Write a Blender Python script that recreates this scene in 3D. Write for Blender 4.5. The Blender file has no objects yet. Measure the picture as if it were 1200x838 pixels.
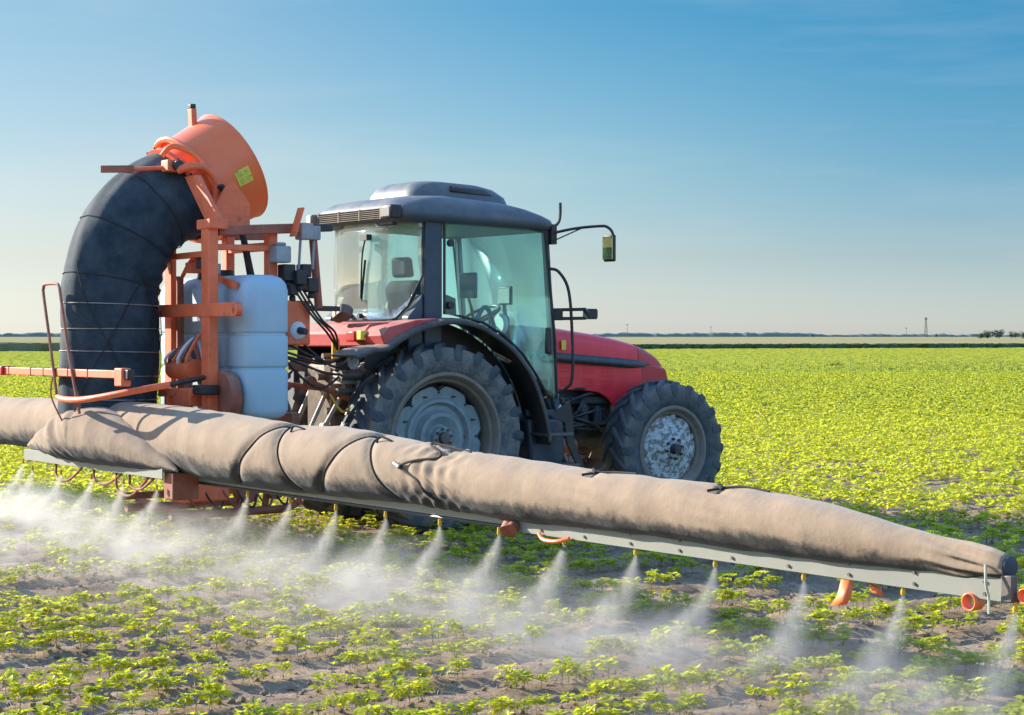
import bpy, bmesh, math, random
import numpy as np
from mathutils import Vector, Matrix
random.seed(7); rng = np.random.default_rng(11)
R = math.radians
sc = bpy.context.scene
col = sc.collection

# ------------------------------------------------------------------ camera, sky, sun, exposure
cam = bpy.data.objects.new('camera', bpy.data.cameras.new('camera')); col.objects.link(cam)
cam.location = (0, 0, 1.7); cam.rotation_euler = (R(90 - 0.68), 0, 0)
cam.data.sensor_width = 36; cam.data.lens = 2190 / 1200 * 36
cam.data.clip_start = 0.1; cam.data.clip_end = 20000
sc.camera = cam
SUN_EL, SUN_AZ = 20.5, -61.0            # azimuth in degrees from +Y towards +X
w = bpy.data.worlds.new('World'); sc.world = w; w.use_nodes = True
wn, wl = w.node_tree.nodes, w.node_tree.links
wn.clear()
sky = wn.new('ShaderNodeTexSky'); sky.sky_type = 'NISHITA'; sky.sun_disc = False
sky.sun_elevation = R(SUN_EL); sky.sun_rotation = R(SUN_AZ)
sky.air_density = 1.0; sky.dust_density = 0.25; sky.ozone_density = 3.0; sky.altitude = 0
tc = wn.new('ShaderNodeTexCoord'); mp = wn.new('ShaderNodeMapping'); mp.inputs['Scale'].default_value = (1.2, 1.2, 9)
cn = wn.new('ShaderNodeTexNoise'); cn.inputs['Scale'].default_value = 1.6; cn.inputs['Detail'].default_value = 6; cn.inputs['Roughness'].default_value = .6
cr = wn.new('ShaderNodeMapRange'); cr.inputs[1].default_value = .5; cr.inputs[2].default_value = .85; cr.inputs[3].default_value = 0; cr.inputs[4].default_value = .30
mx = wn.new('ShaderNodeMix'); mx.data_type = 'RGBA'; mx.inputs[7].default_value = (1.85, 1.9, 1.95, 1)
bg = wn.new('ShaderNodeBackground'); bg.inputs['Strength'].default_value = 0.15
out = wn.new('ShaderNodeOutputWorld')
wl.new(tc.outputs['Generated'], mp.inputs[0]); wl.new(mp.outputs[0], cn.inputs[0]); wl.new(cn.outputs[0], cr.inputs[0])
# the clear evening sky: pale low down, deeper blue higher up and away from the sun
sx = wn.new('ShaderNodeSeparateXYZ'); wl.new(tc.outputs['Generated'], sx.inputs[0])
def ramp(cols):
    t = wn.new('ShaderNodeValToRGB'); el = t.color_ramp.elements
    for i, (p, c) in enumerate(zip((.006, .042, .088, .175, .34), cols)):
        e_ = el[i] if i < 2 else el.new(p)
        e_.position = p; e_.color = (*c, 1)
    wl.new(sx.outputs[2], t.inputs[0]); return t.outputs[0]
TOPC = (.90, 1.0, 1.06)
ra = ramp([(0.241, 0.268, 0.363), (0.249, 0.233, 0.255), (0.260, 0.245, 0.245), (0.226, 0.253, 0.245), TOPC])
rb = ramp([(0.248, 0.275, 0.373), (0.235, 0.241, 0.283), (0.216, 0.248, 0.260), (0.108, 0.218, 0.253), TOPC])
rc = ramp([(0.255, 0.287, 0.392), (0.191, 0.223, 0.285), (0.132, 0.206, 0.258), (0.043, 0.190, 0.245), TOPC])
def azr(a, b):
    t = wn.new('ShaderNodeMapRange'); t.inputs[1].default_value = a; t.inputs[2].default_value = b; t.interpolation_type = 'SMOOTHSTEP'; wl.new(sx.outputs[0], t.inputs[0]); return t.outputs[0]
def wmix(f, a, b, mode='MIX'):
    t = wn.new('ShaderNodeMix'); t.data_type = 'RGBA'; t.blend_type = mode
    if isinstance(f, float): t.inputs[0].default_value = f
    else: wl.new(f, t.inputs[0])
    wl.new(a, t.inputs[6]); wl.new(b, t.inputs[7]); return t.outputs[2]
tint = wmix(azr(-.04, .28), wmix(azr(-.23, .05), ra, rb), rc)
skyc = wmix(1.0, sky.outputs[0], tint, 'MULTIPLY')
wl.new(cr.outputs[0], mx.inputs[0]); wl.new(skyc, mx.inputs[6]); wl.new(mx.outputs[2], bg.inputs[0]); wl.new(bg.outputs[0], out.inputs[0])
sl = bpy.data.lights.new('sun', 'SUN'); sl.energy = 3.5; sl.angle = R(.5); sl.color = (1, .91, .78)
so = bpy.data.objects.new('sun', sl); col.objects.link(so)
sdir = Vector((math.sin(R(SUN_AZ)) * math.cos(R(SUN_EL)), math.cos(R(SUN_AZ)) * math.cos(R(SUN_EL)), math.sin(R(SUN_EL))))
so.rotation_euler = sdir.to_track_quat('Z', 'Y').to_euler(); so.location = (0, 0, 30)
sc.view_settings.view_transform = 'Standard'; sc.view_settings.look = 'None'
sc.view_settings.exposure = 1.62; sc.view_settings.gamma = 1
sc.cycles.max_bounces = 8; sc.cycles.transparent_max_bounces = 16
sc.cycles.volume_bounces = 0; sc.cycles.volume_step_rate = 1.0; sc.cycles.volume_max_steps = 128
sc.cycles.use_denoising = True

# ------------------------------------------------------------------ materials
def nt(name):
    m = bpy.data.materials.new(name); m.use_nodes = True
    n = m.node_tree.nodes; l = m.node_tree.links
    return m, n, l, n['Principled BSDF'], n['Material Output']
def noise(n, l, scale, detail=4, rough=.6, coord=None, stretch=None):
    t = n.new('ShaderNodeTexNoise'); t.inputs['Scale'].default_value = scale
    t.inputs['Detail'].default_value = detail; t.inputs['Roughness'].default_value = rough
    if coord is not None:
        if stretch:
            q = n.new('ShaderNodeMapping'); q.inputs['Scale'].default_value = stretch
            l.new(coord, q.inputs[0]); coord = q.outputs[0]
        l.new(coord, t.inputs['Vector'])
    return t.outputs['Fac']
def mrange(n, l, x, a, b, c=0., d=1.):
    t = n.new('ShaderNodeMapRange'); l.new(x, t.inputs[0])
    for i, v in enumerate((a, b, c, d)): t.inputs[i + 1].default_value = v
    return t.outputs[0]
def math_(n, l, op, a, b=None, c=None):
    t = n.new('ShaderNodeMath'); t.operation = op
    for i, v in enumerate((a, b, c)):
        if v is None: continue
        if isinstance(v, (int, float)): t.inputs[i].default_value = v
        else: l.new(v, t.inputs[i])
    return t.outputs[0]
def mixc(n, l, f, a, b):
    t = n.new('ShaderNodeMix'); t.data_type = 'RGBA'
    if isinstance(f, (int, float)): t.inputs[0].default_value = f
    else: l.new(f, t.inputs[0])
    for i, v in ((6, a), (7, b)):
        if isinstance(v, tuple): t.inputs[i].default_value = (*v[:3], 1)
        else: l.new(v, t.inputs[i])
    return t.outputs[2]
DUST = (.40, .31, .23)
def pbr(name, base, rough=.5, metal=0., var=.25, vscale=6, dust=0., bump=.0, bscale=40, dustcol=DUST, coat=0., second=None, sscale=8, sthr=(.5, .6), stretch=None):
    m, n, l, b, o = nt(name)
    tcn = n.new('ShaderNodeTexCoord').outputs['Object']
    dark = tuple(c * (1 - var) for c in base); lite = tuple(min(1, c * (1 + var)) for c in base)
    c = mixc(n, l, mrange(n, l, noise(n, l, vscale, 5, .65, tcn, stretch), .3, .7), dark, lite)
    if second:
        c = mixc(n, l, mrange(n, l, noise(n, l, sscale, 6, .7, tcn), sthr[0], sthr[1]), c, second)
    r = rough
    if dust > 0:
        g = n.new('ShaderNodeNewGeometry'); sx = n.new('ShaderNodeSeparateXYZ'); l.new(g.outputs['Normal'], sx.inputs[0])
        up = mrange(n, l, sx.outputs[2], -.35, .9, .25, 1.)
        d = math_(n, l, 'MULTIPLY', up, mrange(n, l, noise(n, l, 5, 7, .7, tcn), .38, .62, .35, 1.25))
        d = math_(n, l, 'MULTIPLY', d, dust); d = math_(n, l, 'MINIMUM', d, 1.)
        c = mixc(n, l, d, c, dustcol)
        r = math_(n, l, 'ADD', math_(n, l, 'MULTIPLY', d, .9 - rough), rough)
        l.new(r, b.inputs['Roughness'])
    else: b.inputs['Roughness'].default_value = rough
    l.new(c, b.inputs['Base Color']); b.inputs['Metallic'].default_value = metal
    b.inputs['Coat Weight'].default_value = coat; b.inputs['Coat Roughness'].default_value = .25
    if bump > 0:
        bp = n.new('ShaderNodeBump'); bp.inputs['Strength'].default_value = bump; bp.inputs['Distance'].default_value = .01
        l.new(noise(n, l, bscale, 6, .7, tcn), bp.inputs['Height']); l.new(bp.outputs[0], b.inputs['Normal'])
    return m
M = {}
M['red'] = pbr('red_paint', (.88, .022, .035), .4, var=.10, dust=.05, coat=.15)
M['red_dusty'] = pbr('dusty_red_paint', (.55, .014, .022), .6, var=.2, dust=.55, vscale=8)
M['red_dark'] = pbr('dark_red_paint', (.52, .012, .020), .45, var=.12, dust=.12, coat=.2)
M['orange'] = pbr('orange_paint', (.90, .17, .055), .5, var=.16, dust=.14, second=(.5, .09, .04), sscale=11, sthr=(.56, .75), bump=.1)
M['orange_clean'] = pbr('orange_drum_paint', (.95, .19, .05), .42, var=.08, vscale=3, dust=.05, coat=.2)
M['rust'] = pbr('rusty_frame_paint', (.33, .075, .035), .7, var=.35, dust=.5, bump=.25)
M['hood_blue'] = pbr('dark_stripe', (.018, .035, .05), .35, var=.2, dust=.15)
M['roof'] = pbr('grey_roof_plastic', (.036, .078, .105), .42, var=.1, dust=.34, vscale=3)
M['frame'] = pbr('dark_cab_metal', (.020, .046, .072), .38, var=.15, dust=.14)
M['black'] = pbr('black_plastic', (.012, .014, .017), .45, var=.3, dust=.12)
M['grill'] = pbr('dusty_grille', (.10, .09, .08), .7, dust=1.0)
M['fender'] = pbr('fender_plastic', (.03, .036, .042), .55, var=.2, dust=.40, vscale=9, bump=.1)
M['engine'] = pbr('engine_grime', (.022, .038, .048), .55, metal=.2, var=.5, vscale=14, dust=.22, bump=.5, bscale=25)
M['grime'] = pbr('muddy_transmission', (.075, .055, .04), .8, var=.5, vscale=12, dust=.7, bump=.6, bscale=30)
M['steel'] = pbr('dusty_steel', (.35, .33, .30), .45, metal=.6, var=.3, dust=.5)
M['darksteel'] = pbr('dark_steel', (.10, .09, .085), .5, metal=.5, var=.3, dust=.4)
M['tank'] = pbr('tank_plastic', (.40, .57, .66), .5, var=.08, vscale=2.5, dust=.14)
M['tank_band'] = pbr('tank_groove', (.22, .32, .38), .6, dust=.25)
M['grey_box'] = pbr('grey_valve_body', (.30, .34, .35), .5, var=.2, dust=.3)
M['aluminium'] = pbr('boom_rail_metal', (.25, .26, .22), .55, metal=.15, var=.08, vscale=2, dust=.16)
M['yellow'] = pbr('yellow_plastic', (.80, .50, .03), .4, var=.1, dust=.15)
M['yellow_sticker'] = pbr('yellow_sticker', (.78, .66, .06), .5, var=.06)
M['sticker_faded'] = pbr('sticker_faded', (.55, .56, .08), .5, var=.12, vscale=60)
M['sticker_ink'] = pbr('sticker_ink', (.36, .33, .03), .5)
M['white'] = pbr('white_plastic', (.75, .76, .76), .4, var=.06, dust=.15)
M['rope'] = pbr('dark_cord', (.035, .028, .024), .9, var=.4)
M['lamp_red'] = pbr('red_lens', (.55, .01, .01), .15, var=.1, coat=.6)
M['lens'] = pbr('lamp_lens', (.55, .55, .5), .12, metal=.3, var=.1, coat=.8)
M['lead'] = pbr('pale_tie_cord', (.55, .52, .40), .9)
M['seat'] = pbr('seat_fabric', (.03, .05, .07), .85, var=.3, dust=.15)
M['screen'] = pbr('screen_blue', (.02, .10, .17), .25, var=.05)
M['rim_r'] = pbr('rear_rim_paint', (.20, .27, .29), .5, var=.25, dust=.42, vscale=8, second=(.22, .09, .07), sscale=5, sthr=(.62, .7))
M['barrel'] = pbr('dusty_rim_barrel', (.16, .14, .115), .8, var=.25, dust=.55, vscale=7)
M['rim_f'] = pbr('front_rim_peeling_paint', (.50, .55, .56), .5, var=.2, vscale=9, second=(.17, .165, .14), sscale=24, sthr=(.47, .53), bump=.3, dust=.12)
# rubber: worn black rubber with dry mud rubbed on the sidewalls
def rubber():
    m, n, l, b, o = nt('tyre_rubber')
    t = n.new('ShaderNodeTexCoord').outputs['Object']
    c = mixc(n, l, mrange(n, l, noise(n, l, 7, 6, .7, t), .35, .7), (.024, .044, .056), (.062, .082, .092))
    s = n.new('ShaderNodeSeparateXYZ'); l.new(t, s.inputs[0])
    ay = math_(n, l, 'ABSOLUTE', s.outputs[1])
    side = mrange(n, l, ay, .15, .205)
    ms = math_(n, l, 'MULTIPLY', side, mrange(n, l, noise(n, l, 11, 8, .78, t), .44, .60, .12, .85))
    c = mixc(n, l, ms, c, (.20, .19, .17))
    g = n.new('ShaderNodeNewGeometry')
    pt = mrange(n, l, g.outputs['Pointiness'], .51, .56, 0, .55)
    c = mixc(n, l, pt, c, (.34, .29, .23))
    l.new(c, b.inputs['Base Color']); b.inputs['Roughness'].default_value = .72
    bp = n.new('ShaderNodeBump'); bp.inputs['Strength'].default_value = .35; bp.inputs['Distance'].default_value = .01
    l.new(noise(n, l, 45, 5, .7, t), bp.inputs['Height']); l.new(bp.outputs[0], b.inputs['Normal'])
    return m
M['rubber'] = rubber()
M['lug_rubber'] = pbr('worn_lug_rubber', (.024, .046, .060), .7, var=.5, vscale=9, dust=.42, bump=.4, bscale=40, dustcol=(.26, .22, .18))
def cloth(name, base, dark, thr):
    # dusty fabric: dust lies on the upper side, the bare dark cloth shows underneath along a ragged line
    m, n, l, b, o = nt(name)
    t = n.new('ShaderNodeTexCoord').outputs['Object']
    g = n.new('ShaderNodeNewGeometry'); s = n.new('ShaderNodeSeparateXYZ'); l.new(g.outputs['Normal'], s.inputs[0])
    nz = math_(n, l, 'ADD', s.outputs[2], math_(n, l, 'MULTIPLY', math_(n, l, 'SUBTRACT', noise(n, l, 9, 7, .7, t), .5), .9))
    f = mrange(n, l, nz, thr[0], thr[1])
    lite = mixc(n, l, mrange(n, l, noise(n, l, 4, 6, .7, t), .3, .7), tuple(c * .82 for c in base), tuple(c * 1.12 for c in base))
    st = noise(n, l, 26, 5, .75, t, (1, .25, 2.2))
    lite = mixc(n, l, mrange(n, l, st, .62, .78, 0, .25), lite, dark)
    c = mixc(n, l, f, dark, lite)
    l.new(c, b.inputs['Base Color']); b.inputs['Roughness'].default_value = .88
    b.inputs['Sheen Weight'].default_value = .15
    bp = n.new('ShaderNodeBump'); bp.inputs['Strength'].default_value = .42; bp.inputs['Distance'].default_value = .022
    h = math_(n, l, 'ADD', math_(n, l, 'ADD', noise(n, l, 6, 7, .6, t, (1, .6, 1)), math_(n, l, 'MULTIPLY', noise(n, l, 11, 5, .65, t, (1, 1.7, .6)), .30)), math_(n, l, 'MULTIPLY', noise(n, l, 160, 2, .5, t), .03))
    l.new(h, bp.inputs['Height']); l.new(bp.outputs[0], b.inputs['Normal'])
    return m
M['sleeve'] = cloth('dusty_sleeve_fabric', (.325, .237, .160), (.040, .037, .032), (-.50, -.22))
M['duct'] = pbr('black_duct_fabric', (.018, .042, .060), .85, var=.35, vscale=5, dust=.15, bump=.35, bscale=14, dustcol=(.33, .26, .19))  # bluish base stands in for sky reflected on the black fabric
def glass(name, tint, dustc, dust, refl=1.0):
    m, n, l, b, o = nt(name); n.remove(b)
    tr = n.new('ShaderNodeBsdfTransparent'); tr.inputs[0].default_value = (*tint, 1)
    gl = n.new('ShaderNodeBsdfGlossy'); gl.inputs['Roughness'].default_value = .02
    df = n.new('ShaderNodeBsdfDiffuse'); df.inputs[0].default_value = (*dustc, 1)
    tl = n.new('ShaderNodeBsdfTranslucent'); tl.inputs[0].default_value = (*dustc, 1)
    dd = n.new('ShaderNodeMixShader'); dd.inputs[0].default_value = .5; l.new(df.outputs[0], dd.inputs[1]); l.new(tl.outputs[0], dd.inputs[2])
    fr = n.new('ShaderNodeFresnel'); fr.inputs[0].default_value = 1.5
    t = n.new('ShaderNodeTexCoord').outputs['Object']
    dn = mrange(n, l, noise(n, l, 2.2, 7, .65, t), .3, .7, dust * .55, dust * 1.35)
    a = n.new('ShaderNodeMixShader'); l.new(dn, a.inputs[0]); l.new(tr.outputs[0], a.inputs[1]); l.new(dd.outputs[0], a.inputs[2])
    c = n.new('ShaderNodeMixShader'); l.new(math_(n, l, 'MULTIPLY', fr.outputs[0], refl), c.inputs[0]); l.new(a.outputs[0], c.inputs[1]); l.new(gl.outputs[0], c.inputs[2])
    l.new(c.outputs[0], o.inputs[0])
    return m
M['glass'] = glass('tinted_cab_glass', (.80, .965, .955), (.50, .80, .80), .05, .55)
M['glass_rear'] = glass('dusty_rear_glass', (.90, .98, .95), (.90, .88, .80), .17, .6)
M['mirror'] = pbr('mirror_face', (.45, .45, .2), .15, metal=.8, var=.2)  # yellowish reflection put into the base colour
def leafmat(name, c1, c2, tr=.5, ysh=(.42, .52, .04)):
    m, n, l, b, o = nt(name); n.remove(b)
    g = n.new('ShaderNodeNewGeometry').outputs['Position']
    oi = n.new('ShaderNodeTexCoord').outputs['Object']
    f = mrange(n, l, noise(n, l, 3.1, 3, .6, g), .3, .7)
    f2 = mrange(n, l, noise(n, l, 22, 2, .6, g), .35, .65)
    c = mixc(n, l, f, c1, c2); cc = mixc(n, l, math_(n, l, 'MULTIPLY', f2, .45), c, ysh)
    df = n.new('ShaderNodeBsdfDiffuse'); tl = n.new('ShaderNodeBsdfTranslucent'); gl = n.new('ShaderNodeBsdfGlossy'); gl.inputs['Roughness'].default_value = .45
    gl.inputs[0].default_value = (.9, .95, .8, 1)
    l.new(cc, df.inputs[0]); tc_ = mixc(n, l, .5, cc, ysh); l.new(tc_, tl.inputs[0])
    a = n.new('ShaderNodeMixShader'); a.inputs[0].default_value = tr; l.new(df.outputs[0], a.inputs[1]); l.new(tl.outputs[0], a.inputs[2])
    k = n.new('ShaderNodeMixShader'); k.inputs[0].default_value = .05; l.new(a.outputs[0], k.inputs[1]); l.new(gl.outputs[0], k.inputs[2])
    l.new(k.outputs[0], o.inputs[0])
    return m
M['leaf'] = leafmat('soybean_leaf', (.26, .34, .02), (.40, .47, .03), .58, (.86, .82, .06))
M['leaf_far'] = leafmat('far_soybean_leaf', (.26, .33, .022), (.38, .43, .03), .5, (.68, .66, .06))
M['canopy'] = leafmat('distant_soybean_canopy', (.33, .36, .012), (.44, .45, .018), .3, (.66, .60, .03))
M['stem'] = leafmat('plant_stem', (.16, .20, .06), (.24, .22, .09), .2, (.3, .33, .1))
M['maize'] = leafmat('dark_maize', (.018, .05, .014), (.03, .075, .02), .2, (.06, .10, .02))
M['verge'] = leafmat('olive_verge_leaf', (.16, .15, .06), (.20, .17, .075), .2, (.22, .2, .1))
M['treeleaf'] = leafmat('far_tree_leaf', (.05, .085, .05), (.075, .11, .06), .2, (.09, .13, .05))
M['stubble'] = pbr('wheat_stubble', (.33, .285, .14), .95, var=.12, vscale=.01)
M['hazewood'] = leafmat('far_wood', (.15, .19, .16), (.19, .22, .18), .1, (.2, .23, .18))  # distance haze put into the colour as a paler grey green
M['straw'] = pbr('old_straw', (.50, .42, .27), .8, var=.3)
M['bark'] = pbr('bark', (.08, .06, .05), .9)
def soil():
    m, n, l, b, o = nt('dry_soil')
    g = n.new('ShaderNodeNewGeometry').outputs['Position']
    a = mrange(n, l, noise(n, l, 1.3, 8, .65, g), .3, .7)
    c = mixc(n, l, a, (.29, .20, .135), (.58, .43, .30))
    c = mixc(n, l, mrange(n, l, noise(n, l, 24, 6, .75, g), .48, .68, 0, .7), c, (.14, .105, .08))
    c = mixc(n, l, mrange(n, l, noise(n, l, 55, 3, .6, g), .62, .72, 0, .6), c, (.44, .37, .30))
    l.new(c, b.inputs['Base Color']); b.inputs['Roughness'].default_value = .95
    bp = n.new('ShaderNodeBump'); bp.inputs['Strength'].default_value = 1.0; bp.inputs['Distance'].default_value = .05
    h = math_(n, l, 'ADD', noise(n, l, 14, 8, .75, g), math_(n, l, 'MULTIPLY', noise(n, l, 70, 4, .7, g), .35))
    l.new(h, bp.inputs['Height']); l.new(bp.outputs[0], b.inputs['Normal'])
    return m
M['soil'] = soil()
for k_, v_ in (('soil', .05), ('stubble', .0), ('sleeve', .12), ('rubber', .3), ('straw', .1), ('duct', .25), ('rear', 0)):
    if k_ in M: M[k_].node_tree.nodes['Principled BSDF'].inputs['Specular IOR Level'].default_value = v_

# ------------------------------------------------------------------ mesh builder
OFF = {}
def offs(o):
    while o is not None:
        if o.name in OFF: return OFF[o.name]
        o = o.parent
    return Vector((0, 0, 0))
class MB:
    def __init__(s): s.v = []; s.f = []; s.sm = []
    def add(s, vs, fs, smooth=True):
        k = len(s.v); s.v += [tuple(map(float, p)) for p in vs]; s.f += [tuple(i + k for i in f) for f in fs]; s.sm += [smooth] * len(fs); return s
    def box(s, x0, x1, y0, y1, z0, z1, tilt=None):
        vs = [(x, y, z) for z in (z0, z1) for y in (y0, y1) for x in (x0, x1)]
        return s.add(vs, [(0, 2, 3, 1), (4, 5, 7, 6), (0, 1, 5, 4), (2, 6, 7, 3), (0, 4, 6, 2), (1, 3, 7, 5)], False)
    def beam(s, a, b, w_, h_, up=(0, 0, 1)):
        a, b = Vector(a), Vector(b); d = (b - a).normalized(); u = Vector(up)
        if abs(d.dot(u)) > .98: u = Vector((1, 0, 0))
        sd = d.cross(u).normalized(); u = sd.cross(d).normalized()
        vs = [p + sd * i * w_ / 2 + u * j * h_ / 2 for p in (a, b) for j in (-1, 1) for i in (-1, 1)]
        return s.add(vs, [(0, 1, 3, 2), (4, 6, 7, 5), (0, 4, 5, 1), (2, 3, 7, 6), (0, 2, 6, 4), (1, 5, 7, 3)], False)
    def tube(s, pts, r, n=10, closed=False, caps=True):
        P = [Vector(p) for p in pts]; N = len(P); rr = r if isinstance(r, (list, tuple)) else [r] * N
        rings = []; ref = None
        for i, p in enumerate(P):
            if closed: d = P[(i + 1) % N] - P[i - 1]
            else: d = P[min(i + 1, N - 1)] - P[max(i - 1, 0)]
            d.normalize()
            if ref is None:
                ref = Vector((0, 0, 1)) if abs(d.z) < .9 else Vector((1, 0, 0))
            u = (ref - d * ref.dot(d)).normalized(); v_ = d.cross(u); ref = u
            rings.append([p + (u * math.cos(2 * math.pi * k / n) + v_ * math.sin(2 * math.pi * k / n)) * rr[i] for k in range(n)])
        vs = [q for g in rings for q in g]; fs = []
        for i in range(N if closed else N - 1):
            j = (i + 1) % N
            for k in range(n): fs.append((i * n + k, i * n + (k + 1) % n, j * n + (k + 1) % n, j * n + k))
        if caps and not closed: fs += [tuple(range(n))[::-1], tuple((N - 1) * n + k for k in range(n))]
        return s.add(vs, fs)
    def cyl(s, a, b, r, r2=None, n=20): return s.tube([a, b], [r, r if r2 is None else r2], n)
    def lathe(s, prof, c=(0, 0, 0), axis='y', n=48, closed=False, scal=None):
        vs = []; c = Vector(c); N = len(prof)
        for (h, r) in prof:
            for k in range(n):
                a = 2 * math.pi * k / n; q = r * (scal(a) if scal else 1)
                p = {'y': (q * math.cos(a), h, q * math.sin(a)), 'z': (q * math.cos(a), q * math.sin(a), h), 'x': (h, q * math.cos(a), q * math.sin(a))}[axis]
                vs.append(c + Vector(p))
        fs = []
        for i in range(N if closed else N - 1):
            j = (i + 1) % N
            for k in range(n): fs.append((i * n + k, j * n + k, j * n + (k + 1) % n, i * n + (k + 1) % n))
        return s.add(vs, fs)
    def prism(s, poly, y0, y1, axis='y', inset=0):     # polygon in (x,z) extruded along y (or in (y,z) along x, (x,y) along z)
        n = len(poly)
        def q(p, h): return {'y': (p[0], h, p[1]), 'x': (h, p[0], p[1]), 'z': (p[0], p[1], h)}[axis]
        vs = [q(p, y0) for p in poly] + [q(p, y1) for p in poly]
        fs = [tuple(range(n)), tuple(range(2 * n - 1, n - 1, -1))] + [(i, i + n, (i + 1) % n + n, (i + 1) % n) for i in range(n)]
        return s.add(vs, fs, False)
    def loft(s, rings, cap=True):
        n = len(rings[0]); vs = [p for r in rings for p in r]; fs = []
        for i in range(len(rings) - 1):
            for k in range(n): fs.append((i * n + k, i * n + (k + 1) % n, (i + 1) * n + (k + 1) % n, (i + 1) * n + k))
        if cap: fs += [tuple(range(n))[::-1], tuple((len(rings) - 1) * n + k for k in range(n))]
        return s.add(vs, fs)
    def grid(s, P):                                     # P[i][j]
        a, b = len(P), len(P[0]); vs = [p for r in P for p in r]
        return s.add(vs, [(i * b + j, i * b + j + 1, (i + 1) * b + j + 1, (i + 1) * b + j) for i in range(a - 1) for j in range(b - 1)])
    def xf(s, mat):
        s.v = [tuple(mat @ Vector(p)) for p in s.v]; return s
    def build(s, name, m, parent=None, loc=None, bevel=0, angle=38, solid=0, fixn=True, **props):
        me = bpy.data.meshes.new(name)
        if loc is None:
            o_ = offs(parent); vs = [(p[0] - o_.x, p[1] - o_.y, p[2] - o_.z) for p in s.v]
        else: vs = s.v
        me.from_pydata(vs, [], s.f); me.materials.append(M[m])
        me.polygons.foreach_set('use_smooth', s.sm)
        if fixn:
            b = bmesh.new(); b.from_mesh(me); bmesh.ops.remove_doubles(b, verts=b.verts, dist=1e-5)
            bmesh.ops.recalc_face_normals(b, faces=b.faces); b.to_mesh(me); b.free()
        me.set_sharp_from_angle(angle=R(angle))
        o = bpy.data.objects.new(name, me); col.objects.link(o); o.parent = parent
        if loc is not None: o.location = loc
        if solid: q = o.modifiers.new('s', 'SOLIDIFY'); q.thickness = solid; q.offset = 0
        if bevel: q = o.modifiers.new('b', 'BEVEL'); q.width = bevel; q.segments = 2; q.limit_method = 'ANGLE'; q.angle_limit = R(40)
        for k, v_ in props.items(): o[k] = v_
        return o
def mirror_y(mb):
    k = MB(); k.v = [(a, -b, c) for a, b, c in mb.v]; k.f = [f[::-1] for f in mb.f]; k.sm = list(mb.sm); return k
def spline(pts, n=8):
    P = [Vector(p) for p in pts]; o = []
    for i in range(len(P) - 1):
        p0, p1, p2, p3 = P[max(i - 1, 0)], P[i], P[i + 1], P[min(i + 2, len(P) - 1)]
        for k in range(n):
            t = k / n
            o.append(.5 * ((2 * p1) + (p2 - p0) * t + (2 * p0 - 5 * p1 + 4 * p2 - p3) * t * t + (3 * p1 - p0 - 3 * p2 + p3) * t ** 3))
    return o + [P[-1]]
def tag(o, label=None, cat=None, group=None, kind=None):
    if label: o['label'] = label
    if cat: o['category'] = cat
    if group: o['group'] = group
    if kind: o['kind'] = kind
    return o
# the machine stands on the field turned 35.7 degrees: x forward, y to its left, z up, origin under the rear axle
TH = R(35.7); O = Vector((-1.10, 16.73, 0)); CT, ST = math.cos(TH), math.sin(TH)
def toW(x, y, z=0): return Vector((O.x + x * CT - y * ST, O.y + x * ST + y * CT, z))
def root(name, off, label, cat):
    o = bpy.data.objects.new(name, None); col.objects.link(o); o.empty_display_size = .3
    o.location = toW(off[0], off[1], off[2]); o.rotation_euler = (0, 0, TH); OFF[o.name] = Vector(off)
    return tag(o, label, cat)
def sub(name, parent, loc):
    o = bpy.data.objects.new(name, None); col.objects.link(o); o.parent = parent; o.location = Vector(loc) - offs(parent); OFF[o.name] = Vector((0, 0, 0)); return o
def copy_tree(o, parent):
    c = o.copy(); col.objects.link(c); c.parent = parent
    for ch in list(o.children): copy_tree(ch, c)
    return c

# ------------------------------------------------------------------ ground and far land
def vnoise(x, y, seed=0):
    xi, yi = np.floor(x).astype(np.int64), np.floor(y).astype(np.int64); fx, fy = x - xi, y - yi
    fx = fx * fx * (3 - 2 * fx); fy = fy * fy * (3 - 2 * fy)
    def h(a, b):
        q = (a * 374761393 + b * 668265263 + seed * 1442695041) & 0xffffffff
        q = ((q ^ (q >> 13)) * 1274126177) & 0xffffffff
        return ((q ^ (q >> 16)) & 0xffff) / 65535.
    return (h(xi, yi) * (1 - fx) + h(xi + 1, yi) * fx) * (1 - fy) + (h(xi, yi + 1) * (1 - fx) + h(xi + 1, yi + 1) * fx) * fy
ROW = .47
def soil_h(x, y):
    u = -(x - O.x) * ST + (y - O.y) * CT
    d = np.hypot(x, y); k = np.clip((60 - d) / 40, 0, 1)
    h = .011 * np.cos(2 * math.pi * u / ROW) * k
    for s_, a_ in ((1.3, .018), (4., .010), (9., .018), (19., .019), (37., .011)):
        h = h + (vnoise(x * s_ + 100, y * s_ + 50, int(s_ * 10)) - .5) * a_ * np.minimum(1, k * (1 if s_ > 3 else 1))
    lump = np.clip(vnoise(x * 11, y * 11, 5) - .72, 0, 1) * .10 * k
    return h + lump
def mesh_np(name, v, f, m, kind=None, label=None, smooth=True, cat=None):
    me = bpy.data.meshes.new(name); f = np.asarray(f, dtype=np.int32); v = np.asarray(v, dtype=np.float32)
    me.vertices.add(len(v)); me.vertices.foreach_set('co', v.ravel())
    me.loops.add(f.size); me.loops.foreach_set('vertex_index', f.ravel())
    me.polygons.add(len(f)); me.polygons.foreach_set('loop_start', np.arange(len(f), dtype=np.int32) * f.shape[1])
    me.polygons.foreach_set('use_smooth', np.full(len(f), smooth))
    for q in (m if isinstance(m, (list, tuple)) else [m]): me.materials.append(M[q])
    me.update(calc_edges=True); me.validate()
    o = bpy.data.objects.new(name, me); col.objects.link(o); tag(o, label, cat, None, kind); return o
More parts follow.
